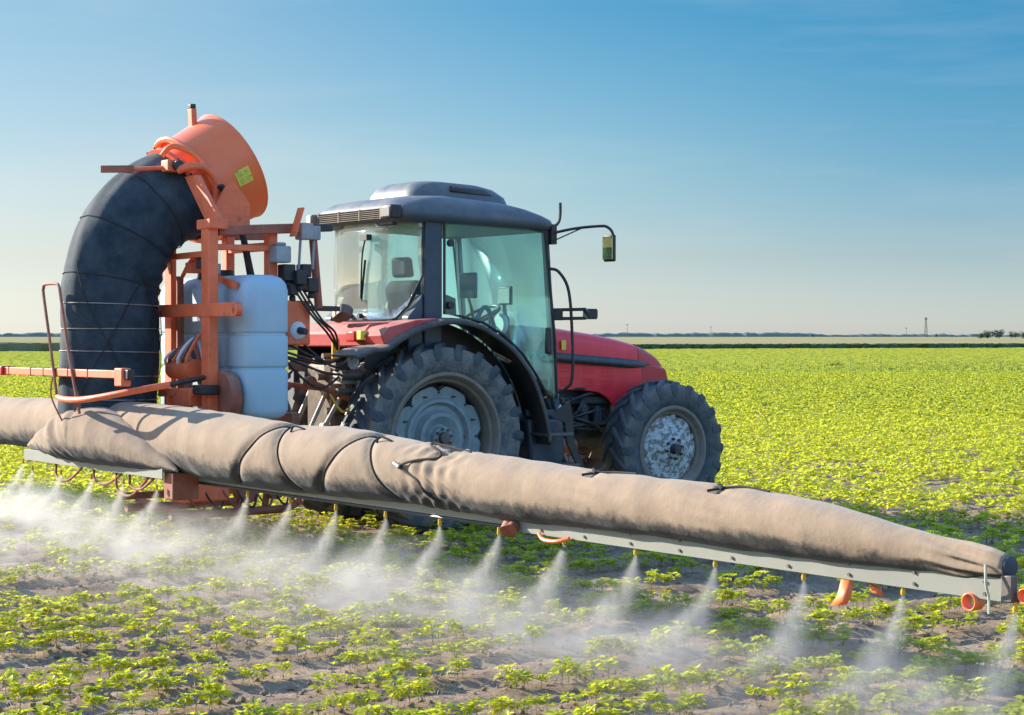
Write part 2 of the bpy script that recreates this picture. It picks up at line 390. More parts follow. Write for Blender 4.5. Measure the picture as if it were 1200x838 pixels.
def axis(fine0, fine1, step, lim):
    a = list(np.arange(fine0, fine1, step)); s_ = step; p = fine1
    while p < lim: a.append(p); s_ *= 1.22; p += s_
    a.append(lim); s_ = step; p = fine0 - step
    while p > -lim: a.insert(0, p); s_ *= 1.22; p -= s_
    a.insert(0, -lim); return np.array(a)
ax_, ay_ = axis(-6.5, 7.5, .045, 9000), axis(6.5, 24, .055, 9000)
X, Y = np.meshgrid(ax_, ay_); Z = soil_h(X, Y); nx, ny = len(ax_), len(ay_)
I = np.arange(nx * ny).reshape(ny, nx)
mesh_np('ground', np.stack([X, Y, Z], -1).reshape(-1, 3), np.stack([I[:-1, :-1], I[:-1, 1:], I[1:, 1:], I[1:, :-1]], -1).reshape(-1, 4), 'soil', 'structure', 'bare grey brown soil of the crop field')
# field edge line: nearer on the left, farther on the right
def edge(x): return 198 + .477 * x
def strip_sheet(name, x0, x1, d0, d1, z, step, amp, m, kind, label, seed, fz=3.):
    xs = np.arange(x0, x1, step); ds = np.array([d0, d0 + .05] + list(np.linspace(d0 + 1, d1 - 1, 6)) + [d1 - .05, d1])
    P = []
    for j, d in enumerate(ds):
        yy = edge(xs) + d
        zz = np.full_like(xs, -.02) if j in (0, len(ds) - 1) else z(xs) + (vnoise(xs * fz, np.full_like(xs, d * 1.7), seed) - .5) * amp
        P.append(np.stack([xs, yy + (vnoise(xs * 2, xs * 0 + j, seed + 3) - .5) * .4, zz], -1))
    P = np.array(P); a, b = P.shape[:2]; I = np.arange(a * b).reshape(a, b)
    return mesh_np(name, P.reshape(-1, 3), np.stack([I[:-1, :-1], I[:-1, 1:], I[1:, 1:], I[1:, :-1]], -1).reshape(-1, 4), m, kind, label, False)
strip_sheet('maize_strip', -8, 320, 0, 10, lambda x: .66 + 0 * x, .35, .22, 'maize', 'stuff', 'low dark green strip of crop along the far edge of the field', 3)
strip_sheet('olive_verge', -190, -8.3, 0, 14, lambda x: .92 + 0 * x, .35, .18, 'verge', 'stuff', 'olive brown strip along the far edge of the field behind the sprayer', 4)  # left edge strip: taller and olive, where the right one is dark green
m_ = MB(); m_.add([(-2500, 240 - 1190 + 940, .06), (3000, 1700, .06), (3000, 2600, .06), (-2500, 2600, .06)], [(0, 1, 2, 3)])
xs_ = np.array([-900, 900, 2600, -2600.]); ys_ = np.array([edge(-190) , edge(900) + 20, 2600, 2600])
fb = MB(); fb.add([(-330, edge(-330) + 20, .04), (1400, edge(1400) + 20, .04), (4200, 5200, .04), (-4200, 5200, .04), (-1400, 700, .04)], [(0, 1, 2, 3, 4)])
tag(fb.build('stubble_field', 'stubble', None, fixn=False), 'pale yellow stubble field beyond the crop', None, None, 'structure')
# far wood line
vs, fs = [], []
def blob(cx, cy, cz, rx, ry, rz, seg=7, rg=4):
    k = len(vs)
    for i in range(rg + 1):
        p = math.pi * i / rg
        for j in range(seg):
            a = 2 * math.pi * j / seg; q = 1 + random.uniform(-.18, .18)
            vs.append((cx + rx * math.sin(p) * math.cos(a) * q, cy + ry * math.sin(p) * math.sin(a) * q, max(-1, cz + rz * math.cos(p) * q)))
    for i in range(rg):
        for j in range(seg): fs.append((k + i * seg + j, k + i * seg + (j + 1) % seg, k + (i + 1) * seg + (j + 1) % seg, k + (i + 1) * seg + j))
xs = np.arange(-950, 1150, 1.6); P = []
hh = .5 + 3.2 * np.clip(vnoise(xs / 90, xs * 0 + 3.3, 9) - .38, 0, 1) + 1.8 * vnoise(xs / 11, xs * 0 + 7.3, 19) + 1.5 * vnoise(xs / 4, xs * 0 + 1.3, 29) + 2.3 * np.exp(-((xs + 480) / 40) ** 4) + 1.2 * np.exp(-((xs - 210) / 110) ** 4)
for j, (dy, q) in enumerate(((0, -.1), (2, .55), (5, .9), (9, 1.), (16, .9), (24, -.1))):
    P.append(np.stack([xs, 2000 + dy + 3 * vnoise(xs / 6, xs * 0 + j, 41), hh * q - (.5 if q < 0 else 0)], -1))
P = np.array(P); a_, b_ = P.shape[:2]; I = np.arange(a_ * b_).reshape(a_, b_)
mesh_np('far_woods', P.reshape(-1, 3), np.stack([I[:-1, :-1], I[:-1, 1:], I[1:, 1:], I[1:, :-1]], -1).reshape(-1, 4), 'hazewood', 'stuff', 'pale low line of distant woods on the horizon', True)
# trees at the right of the horizon
def far_tree(px, dist, h, wd, label):
    x = (px - 600) / 2190 * dist
    t = bpy.data.objects.new('deciduous_tree', None); col.objects.link(t); t.location = (x, dist, 0)
    tag(t, label, 'tree', 'trees on the horizon')
    OFF[t.name] = Vector((0, 0, 0))
    b = MB(); b.tube([(0, 0, -.2), (.1, 0, h * .3), (0, .1, h * .6)], [h * .035, h * .028, h * .012], 7)
    for k in range(4):
        a = k * 1.7; b.tube([(0, 0, h * (.3 + .07 * k)), (math.cos(a) * wd * .3, math.sin(a) * wd * .3, h * (.5 + .09 * k))], [h * .015, h * .006], 5)
    b.build('trunk', 'bark', t, loc=(0, 0, 0))
    v2, f2 = [], []
    cl = [(random.gauss(0, wd * .24), random.gauss(0, wd * .24), random.uniform(.32, .88) * h, random.uniform(.16, .3) * wd) for _ in range(13)]
    for c in cl:
        for _ in range(55):
            d = Vector((random.gauss(0, 1), random.gauss(0, 1), random.gauss(0, 1))).normalized() * c[3] * random.uniform(.6, 1.1)
            p = Vector(c[:3]) + d; u = Vector((random.gauss(0, 1), random.gauss(0, 1), random.gauss(0, 1))).normalized(); q = u.orthogonal().normalized(); s_ = wd * .055
            k = len(v2); v2 += [p - u * s_, p + q * s_ * .7, p + u * s_, p - q * s_ * .7]; f2.append((k, k + 1, k + 2, k + 3))
    o = mesh_np('crown', [tuple(a) for a in v2], f2, 'treeleaf', None, None, False); o.parent = t
far_tree(1150, 900, 2.6, 3.2, 'small round tree, leftmost of the trees on the horizon at the right')
far_tree(1157, 900, 3.6, 4.6, 'dark bushy tree, second from the left of the trees on the horizon')
far_tree(1171, 900, 4.0, 5.2, 'broadest tree on the horizon, in the middle of the group')
far_tree(1185, 900, 3.6, 2.6, 'narrow upright tree, fourth from the left of the trees on the horizon')
far_tree(1190, 900, 3.2, 2.4, 'narrow tree close beside the upright one on the horizon')
far_tree(1200, 900, 3.4, 3.6, 'tree cut by the right edge of the photo, last of the trees on the horizon')
far_tree(1097, 1200, 3.0, 2.0, 'tiny lone tree on the horizon just right of the mast')
far_tree(952, 1200, 3.0, 2.2, 'tiny lone tree on the horizon left of the mast')
# lattice mast and poles
def mast(px, dist, h, wd, label, cat, thick):
    x = (px - 600) / 2190 * dist; t = bpy.data.objects.new('lattice_mast' if wd > 1 else 'utility_pole', None); col.objects.link(t); t.location = (x, dist, 0)
    tag(t, label, cat); OFF[t.name] = Vector((0, 0, 0)); b = MB()
    if wd > 1:
        for sx_ in (-1, 1):
            for sy in (-1, 1): b.beam((sx_ * wd, sy * wd, -.3), (sx_ * wd * .3, sy * wd * .3, h * .9), thick, thick)
        for k in range(12):
            z0, z1 = h * .9 * k / 12, h * .9 * (k + 1) / 12; w0, w1 = wd * (1 - .7 * k / 12), wd * (1 - .7 * (k + 1) / 12); s_ = 1 if k % 2 else -1
            b.beam((-s_ * w0, -w0, z0), (s_ * w1, -w1, z1), thick * .6, thick * .6); b.beam((-s_ * w0, w0, z0), (s_ * w1, w1, z1), thick * .6, thick * .6)
        b.build('lattice_shaft', 'darksteel', t, loc=(0, 0, 0))
        MB().beam((-1.5, 0, h * .93), (1.5, 0, h * .93), .4, .4).box(-.6, .6, -.6, .6, h * .88, h).build('antenna_head', 'darksteel', t, loc=(0, 0, 0))
    else:
        b.tube([(0, 0, -.3), (0, 0, h)], [thick, thick * .7], 8); b.build('shaft', 'darksteel', t, loc=(0, 0, 0))
        MB().beam((-1.2, 0, h * .93), (1.2, 0, h * .93), .3, .3).build('crossarm', 'darksteel', t, loc=(0, 0, 0))
mast(1085, 1600, 17, 1.3, 'tall thin lattice mast standing on the horizon at the right', 'mast', .22)
mast(735, 1500, 11, .5, 'thin pole on the horizon just right of the tractor cab', 'pole', .22)
mast(1062, 1500, 8, .5, 'short thin pole on the horizon just left of the lattice mast', 'pole', .2)
mast(833, 1700, 10, .5, 'thin pole on the horizon between the tractor bonnet and the lattice mast', 'pole', .22)

# ------------------------------------------------------------------ tyres and wheels
def tyre_mb(Rt, W, rr, N, lug):
    b = MB(); Rc = Rt - lug; h = W / 2
    prof = [(-h * .78, rr - .01), (-h * .86, rr + .02), (-h * .99, rr + (Rc - rr) * .42), (-h * 1.0, rr + (Rc - rr) * .62), (-h * .95, Rc - .035), (-h * .86, Rc - .008), (-h * .5, Rc + .004), (0, Rc + .008)]
    prof = prof + [(-a, r_) for a, r_ in prof[-2::-1]]
    b.lathe(prof, n=96); carc = b; b = MB()
    pitch = 2 * math.pi / N
    for sd in (-1, 1):
        for k in range(N):
            t0 = k * pitch + (0 if sd < 0 else pitch / 2); rings = []
            for t in (0, .2, .42, .64, .84, .96, 1.03, 1.06, 1.075):
                y = sd * (-.012 + h * .99 * min(t, 1) + (max(0, t - 1) * .25)); th = t0 + 1.02 * pitch * (min(t, 1) ** 1.15)
                top = Rt - .022 * t * t if t <= .96 else {1.03: Rt - .045, 1.06: Rt - .095, 1.075: Rt - .14}[t]
                bot = Rc - .02 if t < .9 else {.96: Rc - .05, 1.03: Rc - .05, 1.06: Rc - .09, 1.075: Rc - .115}[t]
                wb, wt = (.046 if lug > .035 else .038) * (1 + .25 * t), .022 * (1 + .4 * t)
                if t > 1.05: wb *= .75; wt *= .8
                if t > 1.07: wb *= .6; wt *= .5
                def pt(rad, a): return (rad * math.cos(a), y, rad * math.sin(a))
                rings.append([pt(bot, th - wb / Rt), pt(top, th - wt / Rt), pt(top, th + wt / Rt), pt(bot, th + wb / Rt)])
            b.loft(rings)
    return carc, b
def wheel(kind, parent, x, Rt, W, rr, N, lug, ycen):
    e = sub(kind + '_wheel', parent, (x, -ycen, Rt - .012)); h = W / 2
    ca, tr = tyre_mb(Rt, W, rr, N, lug)
    ca.build('tyre', 'rubber', e, loc=(0, 0, 0), angle=32); tr.build('tread', 'lug_rubber', e, loc=(0, 0, 0), angle=32, bevel=.004)
    b = MB()   # rim barrel, outer side is -y
    prof = [(-h * .80, rr + .022), (-h * .86, rr + .020), (-h * .88, rr - .004), (-h * .80, rr - .02), (-h * .66, rr - .03), (-h * .60, rr - .055), (-h * .05, rr - .075), (h * .5, rr - .06), (h * .8, rr - .02), (h * .84, rr + .02)]
    b.lathe(prof, n=80)
    b.build('rim', 'barrel', e, loc=(0, 0, 0), solid=.008, angle=30)
    if kind == 'rear':
        yd = -h * .25
        d = MB(); sc_ = lambda a: 1 - .10 * max(0, math.cos(a * 8)) ** 3
        d.lathe([(yd + .006, .0), (yd + .006, rr - .19)], n=96); d.lathe([(yd - .004, rr - .20), (yd - .01, rr - .10)], n=160, scal=sc_)
        d.lathe([(yd - .01, rr - .085), (yd + .03, rr - .085)], n=160, scal=sc_)
        d.lathe([(yd - .004, rr - .2), (yd - .03, rr - .215), (yd - .035, rr - .24), (yd + .01, rr - .27), (yd + .015, rr - .30), (yd - .03, rr - .32), (yd - .06, rr - .33), (yd - .062, rr - .36), (yd - .02, .115), (yd - .03, .10), (yd - .085, .095), (yd - .09, .0)], n=72)
        d.build('wheel_disc', 'rim_r', e, loc=(0, 0, 0), angle=28)
        hb = MB(); hb.cyl((0, yd - .08, 0), (0, yd - .125, 0), .055, .05, 20)
        for k in range(8):
            a = k * math.pi / 4 + .2; hb.cyl((.078 * math.cos(a), yd - .085, .078 * math.sin(a)), (.078 * math.cos(a), yd - .112, .078 * math.sin(a)), .012, None, 6)
        hb.build('hub', 'darksteel', e, loc=(0, 0, 0))
        lu = MB()
        for k in range(16):
            a = k * math.pi / 8; q = rr - .155 - .012 * (k % 2); lu.cyl((q * math.cos(a), yd - .0, q * math.sin(a)), (q * math.cos(a), yd - .022, q * math.sin(a)), .011, None, 6)
            if k % 2: lu.box(q * math.cos(a) + .02, q * math.cos(a) + .035, yd - .014, yd + .004, q * math.sin(a) - .006, q * math.sin(a) + .006)
        lu.build('bolt_ring', 'engine', e, loc=(0, 0, 0))
    else:
        yd = -h * .42; q = rr - .07
        d = MB(); sc_ = lambda a: 1 + .035 * math.cos(a * 6 + .6) + .02 * math.cos(a * 8)
        d.lathe([(yd + .02, q), (yd - .012, q), (yd - .03, q * .93), (yd - .035, q * .7), (yd - .05, q * .55), (yd - .075, q * .46), (yd - .085, q * .40), (yd - .088, 0)], n=96, scal=sc_)
        d.build('wheel_disc', 'rim_f', e, loc=(0, 0, 0), angle=28)
        hb = MB(); hb.cyl((0, yd - .08, 0), (0, yd - .15, 0), .052, .042, 20)
        for k in range(8):
            a = k * math.pi / 4 + .2; hb.cyl((.095 * math.cos(a), yd - .085, .095 * math.sin(a)), (.095 * math.cos(a), yd - .112, .095 * math.sin(a)), .014, None, 6)
        hb.build('hub', 'engine', e, loc=(0, 0, 0))
        lg = MB()
        for k in range(6):
            a = k * math.pi / 3 + .35; u = Vector((math.cos(a), 0, math.sin(a))); t_ = Vector((-math.sin(a), 0, math.cos(a)))
            c0 = u * (q + .01) + Vector((0, yd + .0, 0)); lg.beam(c0 - u * .035, c0 + u * .045, .055, .03, up=(0, 1, 0))
        lg.build('rim_lug', 'rim_f', e, loc=(0, 0, 0), bevel=.006)
    c = copy_tree(e, parent); c.location.y = ycen - offs(parent).y; c.scale = (1, -1, 1)
    return e

# ------------------------------------------------------------------ tractor
T = root('tractor', (1.2, 0, 0), 'red tractor with a dark grey cab pulling the sprayer boom across the crop', 'tractor')
wheel('rear', T, .03, .83, .46, .545, 22, .045, .69)
wheel('front', T, 2.61, .645, .36, .385, 20, .038, .70)
# transmission, engine, axles
MB().box(-.55, 1.35, -.27, .27, .62, 1.3).box(-.72, -.4, -.22, .22, .75, 1.45).box(-.3, .3, -.45, .45, .6, 1.06).build('transmission', 'grime', T, bevel=.03)
MB().cyl((.03, -.66, .83), (.03, .66, .83), .13).cyl((.03, -.5, .83), (.03, .5, .83), .2).build('rear_axle', 'grime', T)
e = MB().box(1.36, 2.35, -.24, .24, .72, 1.28).box(2.3, 2.95, -.2, .2, .62, .95)
for i in range(9): e.box(1.42 + i * .1, 1.47 + i * .1, -.265, -.24, .78, 1.02)
e.box(1.5, 2.25, -.30, -.24, 1.05, 1.12).box(1.38, 1.75, -.33, -.24, .60, .74)
e.build('engine', 'engine', T, bevel=.012)
for i, (x, z, r_, l_) in enumerate([(1.95, .95, .05, .18), (2.12, .93, .045, .16), (1.62, 1.14, .04, .1)]):
    MB().cyl((x, -.31, z - l_ / 2), (x, -.31, z + l_ / 2), r_).cyl((x, -.31, z + l_ / 2), (x, -.31, z + l_ / 2 + .02), r_ * .7).build('filter', 'white' if i == 2 else 'engine', T)
for i in range(8):
    x0, x1 = random.uniform(1.4, 1.8), random.uniform(1.9, 2.4); z0, z1 = random.uniform(.8, 1.2), random.uniform(.75, 1.25)
    MB().tube(spline([(x0, -.26, z0), ((x0 + x1) / 2, -.36 - random.random() * .04, (z0 + z1) / 2 + random.uniform(-.08, .12)), (x1, -.27, z1)]), .011 + .006 * random.random(), 8).build('engine_hose', 'black', T)
MB().cyl((1.55, -.30, .68), (1.85, -.30, .66), .07).build('exhaust_silencer', 'rust', T)
MB().beam((2.61, -.6, .64), (2.61, .6, .64), .16, .15).box(2.4, 2.82, -.14, .14, .5, .8).cyl((2.61, -.62, .64), (2.61, -.50, .64), .14).cyl((2.61, .62, .64), (2.61, .50, .64), .14).build('front_axle', 'grime', T, bevel=.02)
MB().cyl((2.5, -.2, .66), (2.5, -.5, .64), .03).build('steering_cylinder', 'steel', T)
# bonnet
def hood_ring(x, top, wd, bot, n=14, sq=.42):
    pts = [(x, -wd, bot)]
    for k in range(n + 1):
        a = math.pi * k / n; c, s_ = math.cos(a), math.sin(a)
        pts.append((x, -wd * math.copysign(abs(c) ** sq, c), bot + (top - bot) * (s_ ** sq if s_ > 0 else 0) if 0 < k < n else bot + .001))
    pts.append((x, wd, bot)); return pts
def hood_top(x): return float(np.interp(x, [1.3, 1.7, 2.2, 2.55, 2.75, 2.93, 3.02], [1.795, 1.77, 1.705, 1.635, 1.575, 1.47, 1.36]))
def hood_w(x): return float(np.interp(x, [1.3, 2.2, 2.6, 2.9, 3.02], [.40, .385, .36, .30, .24]))
def split_z(x): return float(np.interp(x, [1.3, 2.7, 3.02], [1.53, 1.425, 1.36]))
def part_hood(xs, lo, name, m):
    rings = [hood_ring(x, hood_top(x), hood_w(x), lo(x)) for x in xs]
    return MB().loft([[p for p in r_] for r_ in rings]).build(name, m, T, angle=50)
part_hood([1.31, 1.5, 1.7, 1.9, 2.1, 2.3, 2.45, 2.585], lambda x: split_z(x) + .004, 'bonnet', 'red')
part_hood([2.592, 2.7, 2.8, 2.88, 2.94, 2.985, 3.01], lambda x: split_z(x) + .004 - .06 * max(0, x - 2.9) / .1, 'bonnet_nose', 'red_dark')
s_ = MB()
for sd in (-1, 1):
    P = []
    for x in np.linspace(1.31, 2.70, 12):
        k = 1 - max(0, (x - 2.5) / .21) * .75
        P.append([(x, sd * (hood_w(x) + .012), split_z(x) - .055 * k), (x, sd * (hood_w(x) + .02), split_z(x) - .02), (x, sd * (hood_w(x) + .012), split_z(x) + .03 * k)])
    s_.grid(P)
s_.build('side_stripe', 'hood_blue', T, solid=.014)
def lowpanel(sd):
    top = [(x, split_z(x)) for x in (1.31, 1.7, 2.2, 2.62)]
    low = [(2.62, 1.02), (2.40, 1.0), (2.28, 1.03), (2.2, 1.11), (2.1, 1.16), (1.9, 1.185), (1.31, 1.20)]
    y = .37; poly = top + low
    return MB().prism(poly, sd * (y - .03), sd * y)
for sd in (-1, 1): lowpanel(sd).build('side_panel', 'red', T, bevel=.008)
for sd in (-1, 1):
    MB().prism([(2.63, split_z(2.63)), (2.8, 1.415), (2.96, 1.38), (3.0, 1.25), (2.97, 1.1), (2.85, 1.0), (2.63, 1.01)], sd * .27, sd * .335).build('nose_panel', 'red_dark', T, bevel=.02)
MB().box(2.8, 2.985, -.27, .27, .95, 1.36).build('front_grille', 'black', T, bevel=.01)
MB().box(2.975, 3.03, -.235, -.12, 1.27, 1.37).build('headlight', 'lens', T, bevel=.01); MB().box(2.975, 3.03, .12, .235, 1.27, 1.37).build('headlight', 'lens', T, bevel=.01)
for (x, z) in ((1.72, 1.40), (1.72, 1.27), (1.98, 1.385), (1.98, 1.26), (2.2, 1.35), (2.2, 1.24)):
    g = MB()
    for i in range(6):
        for j in range(3): g.box(x - .07 + i * .025, x - .052 + i * .025, -.374, -.370, z - .045 + j * .032, z - .025 + j * .032)
    g.build('vent', 'red', T)
MB().box(1.625, 1.675, -.4130, -.4095, 1.565, 1.655).build('warning_sticker', 'yellow_sticker', T)
# cab structure
PX = .74
fr = MB()
def pillar_set(sd):
    k = MB()
    k.prism([(-.10, 1.50), (-.09, 2.74), (.085, 2.74), (.085, 1.50)], sd * .66, sd * .735)                     # B pillar
    k.beam((1.215, sd * .70, 2.66), (1.325, sd * .70, 1.15), .06, .05, up=(1, 0, 0)); k.beam((1.325, sd * .70, 1.16), (1.34, sd * .70, .98), .06, .06, up=(1, 0, 0))
    k.beam((-.1, sd * .69, 2.72), (1.22, sd * .69, 2.655), .07, .07)
    k.prism([(-.10, 1.50), (-.10, 2.06), (-.17, 1.94), (-.25, 1.86), (-.25, 1.50)], sd * .60, sd * .715)
    k.beam((1.33, sd * .70, 1.0), (1.0, sd * .70, 1.0), .05, .06)
    return k
for sd in (-1, 1):
    q = pillar_set(sd); fr.v_off = len(fr.v); fr.add(q.v, q.f, False)
fr.beam((1.3, -.7, 1.25), (1.3, .7, 1.25), .05, .1); fr.beam((1.22, -.7, 2.66), (1.22, .7, 2.66), .06, .06)
fr.box(-.28, 1.3, -.66, .66, .93, .99)
fr.box(-.29, -.24, -.6, .6, 1.5, 1.83)
fr.beam((-.28, -.55, 2.68), (-.28, .55, 2.68), .05, .06)
fr.build('cab_frame', 'frame', T, bevel=.012)
# roof
def rr_ring(x0, x1, y, z, rad, n=8, zf=0.):
    pts = []
    for cx, cy, a0 in ((x1 - rad, y - rad, 0), (x0 + rad, y - rad, 90), (x0 + rad, -y + rad, 180), (x1 - rad, -y + rad, 270)):
        for k in range(n + 1):
            a = R(a0 + 90 * k / n); px_ = cx + rad * math.cos(a); pts.append((px_, cy + rad * math.sin(a), z - zf * max(0, (px_ - .2))))
    return pts
MB().loft([rr_ring(-.24, 1.20, .70, 2.665, .15, zf=.03), rr_ring(-.335, 1.295, .785, 2.69, .18, zf=.04), rr_ring(-.365, 1.325, .81, 2.74, .2, zf=.045), rr_ring(-.36, 1.315, .805, 2.79, .22, zf=.055),
           rr_ring(-.33, 1.26, .78, 2.84, .25, zf=.07), rr_ring(-.26, 1.14, .72, 2.885, .28, zf=.07), rr_ring(-.12, .98, .62, 2.915, .3, zf=.06), rr_ring(.1, .8, .4, 2.93, .3, zf=.05)]).build('roof', 'roof', T, angle=60)
MB().loft([rr_ring(-.02, 1.06, .47, 2.88, .2), rr_ring(-.0, 1.03, .46, 2.96, .2, zf=.02), rr_ring(.05, .93, .43, 3.03, .2, zf=.03), rr_ring(.12, .82, .38, 3.065, .2, zf=.04), rr_ring(.2, .7, .25, 3.075, .2, zf=.04)]).build('roof_hatch', 'roof', T, angle=60)
MB().add([(.35, -.466, 2.975), (.80, -.460, 2.95), (.74, -.438, 2.995), (.36, -.438, 3.025)], [(0, 1, 2, 3)], False).build('hatch_slot', 'black', T, solid=.012)
g = MB().box(-.372, -.34, -.47, .60, 2.705, 2.80)
g.build('vent_backing', 'black', T)
g = MB()
for i in range(6): g.beam((-.378, -.47, 2.712 + i * .0165), (-.378, .60, 2.712 + i * .0165), .012, .005)
for y in (-.47, -.12, .24, .60): g.box(-.386, -.37, y - .008, y + .008, 2.703, 2.803)
g.build('vent_grille', 'grill', T)
wlb = MB().box(-.44, -.33, -.74, -.55, 2.695, 2.815).build('work_light', 'black', T, bevel=.015); MB().box(-.447, -.438, -.715, -.575, 2.715, 2.795).build('lens', 'lens', wlb, bevel=.003)
wlb = MB().box(-.42, -.33, .65, .76, 2.70, 2.80).build('work_light', 'grill', T, bevel=.015); MB().box(-.427, -.418, .665, .745, 2.715, 2.785).build('lens', 'lens', wlb, bevel=.003)
# glazing
def wrap(y):   # rear window plan curve
    a = abs(y) / .72; return -.315 + .21 * a ** 3.4
P = []
ys = np.linspace(-.72, .72, 29)
for y in ys:
    a = abs(y); zb = 1.835 + max(0, (a - .50)) * 1.0 + max(0, a - .62) * 1.6; P.append([(wrap(y) - .02 * math.sin(math.pi * t), y, zb + (2.69 - zb) * t) for t in np.linspace(0, 1, 9)])
rw = MB().grid(P).build('rear_window', 'glass_rear', T, solid=.006, angle=60)
bd = [p[0] for p in P] + [p[-1] for p in P[::-1]]
MB().tube([Vector(p) for p in bd], .009, 6, closed=True).build('window_seal', 'black', rw)
MB().tube(spline([(-.35, -.19, 2.58), (-.37, -.15, 2.4), (-.355, -.1, 2.02)]), .008, 6).beam((-.352, -.17, 2.36), (-.348, -.095, 2.0), .012, .02).box(-.40, -.345, -.27, -.15, 2.53, 2.58).build('rear_wiper', 'black', rw)
for y, z in ((-.06, 1.87), (.12, 1.87)): MB().cyl((-.36, y, z), (-.30, y, z), .022, None, 12).build('hinge_knob', 'black', rw)
door = [(.10, 1.885), (.10, 2.712), (.46, 2.705), (.92, 2.676), (1.185, 2.625), (1.24, 2.185), (1.30, 1.646), (1.322, 1.13), (1.21, 1.165), (1.094, 1.34), (.943, 1.532), (.737, 1.70), (.507, 1.813), (.28, 1.865)]
for sd in (-1, 1):
    d = MB().prism(door, sd * .737, sd * .743).build('door_glass', 'glass', T)
    MB().tube([(p[0], sd * .742, p[1]) for p in door], .013, 8, closed=True).build('door_frame', 'black', d)
    MB().box(1.165, 1.235, sd * .755 if sd > 0 else -.79, .79 if sd > 0 else -.755, 1.53, 1.77).build('door_handle', 'black', d, bevel=.02)
    for z in (2.5, 1.96): MB().cyl((.155, sd * .742, z), (.155, sd * .775, z), .032, None, 16).build('hinge_cap', 'black', d)
    MB().prism([(.103, 1.888), (.103, 2.06), (.22, 2.02), (.23, 1.876)], sd * .735, sd * .7365).build('corner_trim', 'frame', d)
MB().add([(1.20, -.68, 2.63), (1.20, .68, 2.63), (1.30, .68, 1.3), (1.30, -.68, 1.3)], [(0, 1, 2, 3)]).build('windscreen', 'glass', T, solid=.006)
# interior
st = MB().box(.28, .72, -.25, .25, 1.50, 1.60).box(.30, .68, -.2, .2, 1.0, 1.5).build('seat', 'seat', T, bevel=.04)
bk = MB().prism([(.18, 1.58), (.08, 2.12), (.13, 2.2), (.24, 2.18), (.32, 1.6)], -.23, .23).build('backrest', 'seat', st, bevel=.04)
MB().prism([(.10, 2.22), (.09, 2.40), (.17, 2.40), (.2, 2.22)], -.13, .13).build('headrest', 'seat', st, bevel=.03)
MB().box(.55, .58, -.56, -.30, 2.03, 2.26).xf(Matrix.Identity(4)).build('control_monitor', 'screen', T, bevel=.012)
MB().box(.583, .60, -.52, -.36, 2.08, 2.2).tube(spline([(.57, -.43, 2.03), (.60, -.45, 1.85), (.55, -.5, 1.5)]), .014, 8).build('monitor_arm', 'black', T)
cs = MB().prism([(1.02, 1.0), (1.02, 1.55), (1.1, 1.85), (1.22, 1.9), (1.26, 1.3), (1.26, 1.0)], -.17, .17).build('steering_console', 'seat', T, bevel=.04)
MB().cyl((1.0, 0, 1.78), (1.1, 0, 1.70), .03).build('steering_column', 'black', T)
ang = R(58); ring = []
for k in range(32):
    a = 2 * math.pi * k / 32; u = Vector((math.sin(ang), 0, math.cos(ang)))
    ring.append(Vector((.97, -.02, 1.88)) + Vector((-math.cos(ang) * 0 + math.cos(a) * .20 * math.sin(R(62)), math.sin(a) * .20, math.cos(a) * .20 * math.cos(R(62)))))
sw = MB().tube(ring, .014, 8, closed=True)
for k in (4, 16, 28): sw.tube([ring[k], (.97, -.02, 1.85)], .011, 6)
sw.build('steering_wheel', 'black', T)
MB().box(1.10, 1.13, -.33, -.13, 1.98, 2.15).build('guidance_display', 'black', T, bevel=.01)
MB().box(1.095, 1.10, -.315, -.145, 1.995, 2.13).tube([(1.12, -.2, 1.98), (1.14, -.2, 1.85)], .02, 8).build('display_screen', 'grey_box', T)
MB().lathe([(-.02, 0), (-.02, .085), (.0, .10), (.02, .10)], c=(1.06, -.22, 1.80), axis='x', n=28).build('instrument_dial', 'white', T)
MB().tube(spline([(.5, -.42, 1.55), (.72, -.45, 1.95), (.86, -.42, 1.72), (.9, -.4, 1.3)]), .022, 8).build('grab_rail', 'screen', T)
for y in (-.36, -.42): MB().tube([(.75, y, 1.3), (.78, y, 1.72)], .01, 6).tube([(.78, y, 1.72), (.782, y, 1.77)], .022, 10).build('control_lever', 'black', T)
# near and far fenders
fp = [(-.93, 1.52), (-.79, 1.575), (-.63, 1.60), (-.47, 1.69), (-.28, 1.77), (-.11, 1.812), (.05, 1.83), (.27, 1.80), (.49, 1.706), (.69, 1.57), (.85, 1.39), (.955, 1.205), (1.04, .967), (1.09, .73)]
fps = [tuple(p)[:2] for p in spline([(a, b, 0) for a, b in fp], 4)]
for sd in (-1, 1):
    f = MB(); P = []
    for (x, z) in fps:
        nx_, nz_ = x - .03, z - .83; L_ = math.hypot(nx_, nz_)
        yi = .60 if x > -.5 else .60
        P.append([(x - nx_ / L_ * .035, sd * .985, z - nz_ / L_ * .035), (x, sd * .975, z), (x + nx_ / L_ * .012, sd * .93, z + nz_ / L_ * .012), (x + nx_ / L_ * .015, sd * yi, z + nz_ / L_ * .015)])
    f.grid(P); fo = f.build('rear_fender', 'fender', T, solid=.018, angle=50)
    f = MB()
    f.prism([(x, z - .012) for x, z in fps if x > -.62] + [(1.0, 1.02), (.3, 1.02), (-.2, 1.3), (-.62, 1.42)], sd * .585, sd * .60)
    f.build('inner_fender', 'black', fo)
